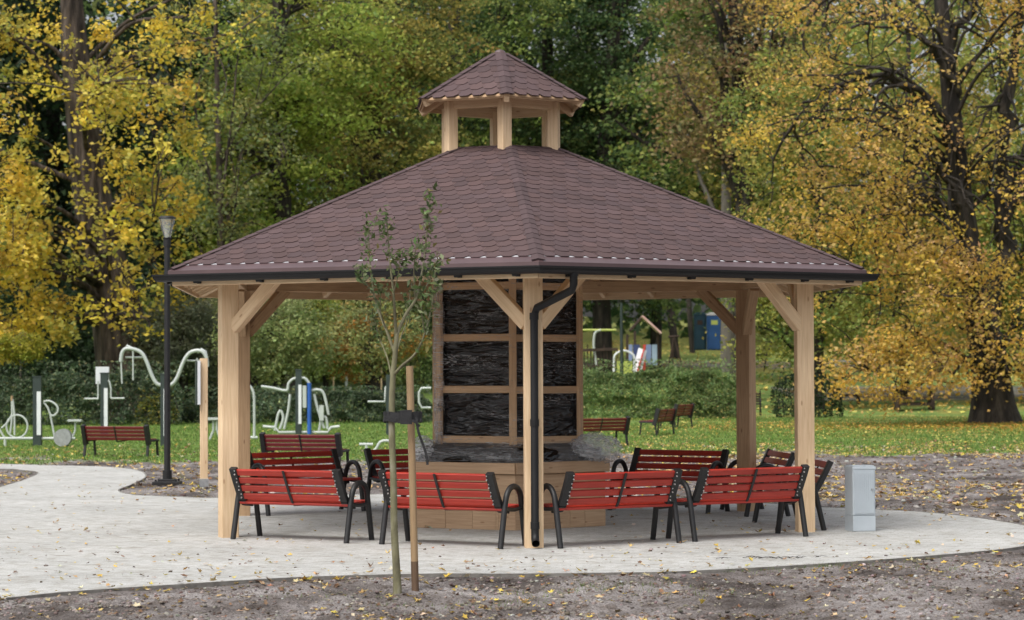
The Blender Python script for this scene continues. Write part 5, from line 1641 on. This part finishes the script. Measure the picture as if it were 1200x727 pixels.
# lobed fallen leaves
OUT = []
for i in range(10):
    a = 2 * math.pi * i / 10 + math.pi / 2
    OUT.append((math.cos(a) * (1 if i % 2 == 0 else .55), math.sin(a) * (1 if i % 2 == 0 else .55)))
OUT = np.array(OUT)
def fallen(x, y, z, size, pal, rng, curl=.5, lift=.01):
    n = len(x); k = len(OUT)
    ang = rng.uniform(0, 6.28, n); s = size * rng.uniform(.55, 1.25, n); asp = rng.uniform(.45, 1, n)
    ca, sa = np.cos(ang)[:, None], np.sin(ang)[:, None]
    ox, oy = OUT[None, :, 0] * asp[:, None], OUT[None, :, 1] * np.ones((n, 1))
    px_, py_ = (ox * ca - oy * sa) * s[:, None] / 2, (ox * sa + oy * ca) * s[:, None] / 2
    cv = rng.normal(0, curl, n)[:, None] + .25
    pz = (ox ** 2) * cv * s[:, None] * .5 + np.abs(oy) * rng.uniform(-.1, .35, n)[:, None] * s[:, None] * .5
    tx, ty = rng.normal(0, .22, n)[:, None], rng.normal(0, .22, n)[:, None]
    pz = pz + px_ * tx + py_ * ty
    pz = pz - pz.min(1, keepdims=True) * .8
    V = np.empty((n, k + 1, 3)); V[:, :k, 0] = x[:, None] + px_; V[:, :k, 1] = y[:, None] + py_; V[:, :k, 2] = z[:, None] + pz + lift
    V[:, k, 0] = x; V[:, k, 1] = y; V[:, k, 2] = z + lift + .002
    t = np.array([(i, (i + 1) % k, k) for i in range(k)])
    Q = (t[None] + (np.arange(n) * (k + 1))[:, None, None]).reshape(-1, 3)
    return V.reshape(-1, 3), Q, np.repeat(palette(n, pal, rng), k + 1, 0)
LP = [((.58, .42, .08), 4), ((.52, .36, .14), 4), ((.45, .32, .18), 3), ((.60, .52, .34), 2), ((.26, .14, .07), 2), ((.16, .09, .05), 1.5)]
LB = [((.20, .13, .08), 4), ((.13, .08, .05), 4), ((.40, .28, .16), 2), ((.5, .4, .2), 1.5)]
def scatter(n, y0, y1, dens_fn, rng):
    y = np.exp(rng.uniform(np.log(y0), np.log(y1), n)); x = rng.uniform(-1, 1, n) * (.26 * y + .5)
    k = rng.random(n) < dens_fn(x, y); return x[k], y[k]
# on soil near
x, y = scatter(7500, 15.5, 24, lambda x, y: np.where(inside(x, y), .03, .16 + .5 * (fbm(np.stack([x * 1.1, y * 1.6, 0 * x], 1), 3) > .56)), rng)
A1 = fallen(x, y, soil_z(x, y), .068, LP + LB[:2], rng)
# along the near slab edge
tt = rng.integers(0, len(PX), 260); x = PX[tt] + rng.normal(0, .10, 260); y = PY[tt] + rng.normal(0, .10, 260) - .05
k = (y < 26) & (x > -5) & (x < 7); A2 = fallen(x[k], y[k], soil_z(x[k], y[k]), .09, LP[:4], rng)
# on slab
x, y = scatter(6500, 19, 45, lambda x, y: np.where(inside(x, y), .4 * (fbm(np.stack([x * .8, y * .8, 0 * x + 3], 1), 3) > .5) + .06, 0), rng)
A3 = fallen(x, y, soil_z(x, y), .06, LP + [((.55, .5, .42), 3)], rng)
# soil behind, right
x, y = scatter(44000, 25, 56, lambda x, y: np.where(inside(x, y), 0, np.where((x > 2.5), (.6 + .4 * (y > 40)) * (fbm(np.stack([x * .6, y * .5, 0 * x + 7], 1), 4) > .5) + .1, .12) * np.where(x < -4.5, 2.2, 1)), rng)
A4 = fallen(x, y, soil_z(x, y), .10, LP, rng)
def cat(As):
    o = 0; Vs, Qs, Cs = [], [], []
    for V, Q, c in As: Vs.append(V); Qs.append(Q + o); Cs.append(c); o += len(V)
    return np.concatenate(Vs), np.concatenate(Qs), np.concatenate(Cs)
o = np_mesh('fallen_leaves', *cat([A1, A2, A3, A4])[:2], M['dryleaf'], cat([A1, A2, A3, A4])[2]); tag(o, 'yellow and tan leaves scattered over soil and paving', 'fallen leaves', None, 'stuff')
# on the lawn
def ld(x, y):
    return np.where(x > 2, .62, .10) * (.25 + 1.0 * (fbm(np.stack([x * .5, y * .3, 0 * x + 11], 1), 4) > .48)) * np.where((x > 8) & (y > 60), 1.3, 1)
y = rng.uniform(47, 84, 30000); x = rng.uniform(-1, 1, 30000) * (.26 * y)
k = rng.random(30000) < ld(x, y); x, y = x[k], y[k]
lawnpal = [((.60, .50, .14), 5), ((.55, .40, .13), 3), ((.42, .25, .10), 1.5)]
A5 = fallen(x, y, soil_z(x, y), .072, lawnpal, rng, .5, .03)
y = rng.normal(69, 3, 5000); x = rng.normal(16, 5, 5000); A6 = fallen(x, y, soil_z(x, y), .09, [((.45, .22, .05), 3), ((.5, .33, .06), 3)], rng, .5, .04)
y = rng.uniform(84, 175, 12000); x = rng.uniform(-1, 1, 12000) * .26 * y; k = x > -2; x, y = x[k], y[k]; A7 = fallen(x, y, soil_z(x, y) + .03, .22, lawnpal, rng, .5, .04)
q = cat([A5, A6, A7]); o = np_mesh('lawn_leaves', q[0], q[1], M['dryleaf'], q[2]); tag(o, 'yellow autumn leaves lying on the lawn and slope', 'fallen leaves', None, 'stuff')

# soil clods and pebbles
def clods(n, y0, y1, smin, smax, rng, fn):
    x, y = scatter(n, y0, y1, fn, rng); n = len(x); z = soil_z(x, y)
    phi = (1 + 5 ** .5) / 2
    iv = np.array([(-1, phi, 0), (1, phi, 0), (-1, -phi, 0), (1, -phi, 0), (0, -1, phi), (0, 1, phi), (0, -1, -phi), (0, 1, -phi), (phi, 0, -1), (phi, 0, 1), (-phi, 0, -1), (-phi, 0, 1)]) / 1.9
    ifc = np.array([(0, 11, 5), (0, 5, 1), (0, 1, 7), (0, 7, 10), (0, 10, 11), (1, 5, 9), (5, 11, 4), (11, 10, 2), (10, 7, 6), (7, 1, 8), (3, 9, 4), (3, 4, 2), (3, 2, 6), (3, 6, 8), (3, 8, 9), (4, 9, 5), (2, 4, 11), (6, 2, 10), (8, 6, 7), (9, 8, 1)])
    s = smin + (smax - smin) * rng.random(n) ** 3
    V = iv[None] * (1 + rng.normal(0, .22, (n, 12, 1))) * s[:, None, None] * np.array([1, .9, .6])
    a = rng.uniform(0, 6.28, n); ca, sa = np.cos(a)[:, None], np.sin(a)[:, None]
    V = np.stack([V[..., 0] * ca - V[..., 1] * sa + x[:, None], V[..., 0] * sa + V[..., 1] * ca + y[:, None], V[..., 2] + z[:, None] + s[:, None] * .15], -1)
    Q = (ifc[None] + (np.arange(n) * 12)[:, None, None]).reshape(-1, 3)
    return V.reshape(-1, 3), Q, np.repeat(palette(n, [((.11, .085, .072), 4), ((.18, .15, .13), 5), ((.26, .225, .20), 3), ((.36, .33, .30), .7)], rng), 12, 0)
B1 = clods(60000, 15.5, 24, .003, .024, rng, lambda x, y: np.where(inside(x, y), .012, .22 + .7 * (fbm(np.stack([x * .9, y * 2.2, 0 * x + 2], 1), 4) > .55)))
B2 = clods(20000, 27, 54, .010, .05, rng, lambda x, y: np.where(inside(x, y), 0, .4 + .6 * (fbm(np.stack([x * .6, y * .8, 0 * x + 2], 1), 3) > .53)) * np.where(x < -4, .5, 1))
q = cat([B1, B2]); M['clod'] = attr_mat('soil_clod', .95, 0, .2)
o = np_mesh('soil_clods', q[0], q[1], M['clod'], q[2]); tag(o, 'small lumps of bare soil and grit', 'soil clods', None, 'stuff')
# a few dead twigs on the slab edge
b = MB(); g0 = G(905, 655, .0)
for i in range(26):
    p = g0 + Vector((rng.normal(0, .22), rng.normal(0, .06), .01)); a = rng.uniform(-.7, .7) + (0 if rng.random() < .5 else math.pi)
    L = rng.uniform(.05, .16); b.tube([p, p + Vector((math.cos(a) * L * .5, math.sin(a) * L * .5, .012)), p + Vector((math.cos(a + .3) * L, math.sin(a + .3) * L, .004))], [.003, .002, .001], 4)
o = b.build('twig_litter', M['darkbark']); tag(o, 'dead twigs and roots lying on the near paving edge', 'twigs', None, 'stuff')
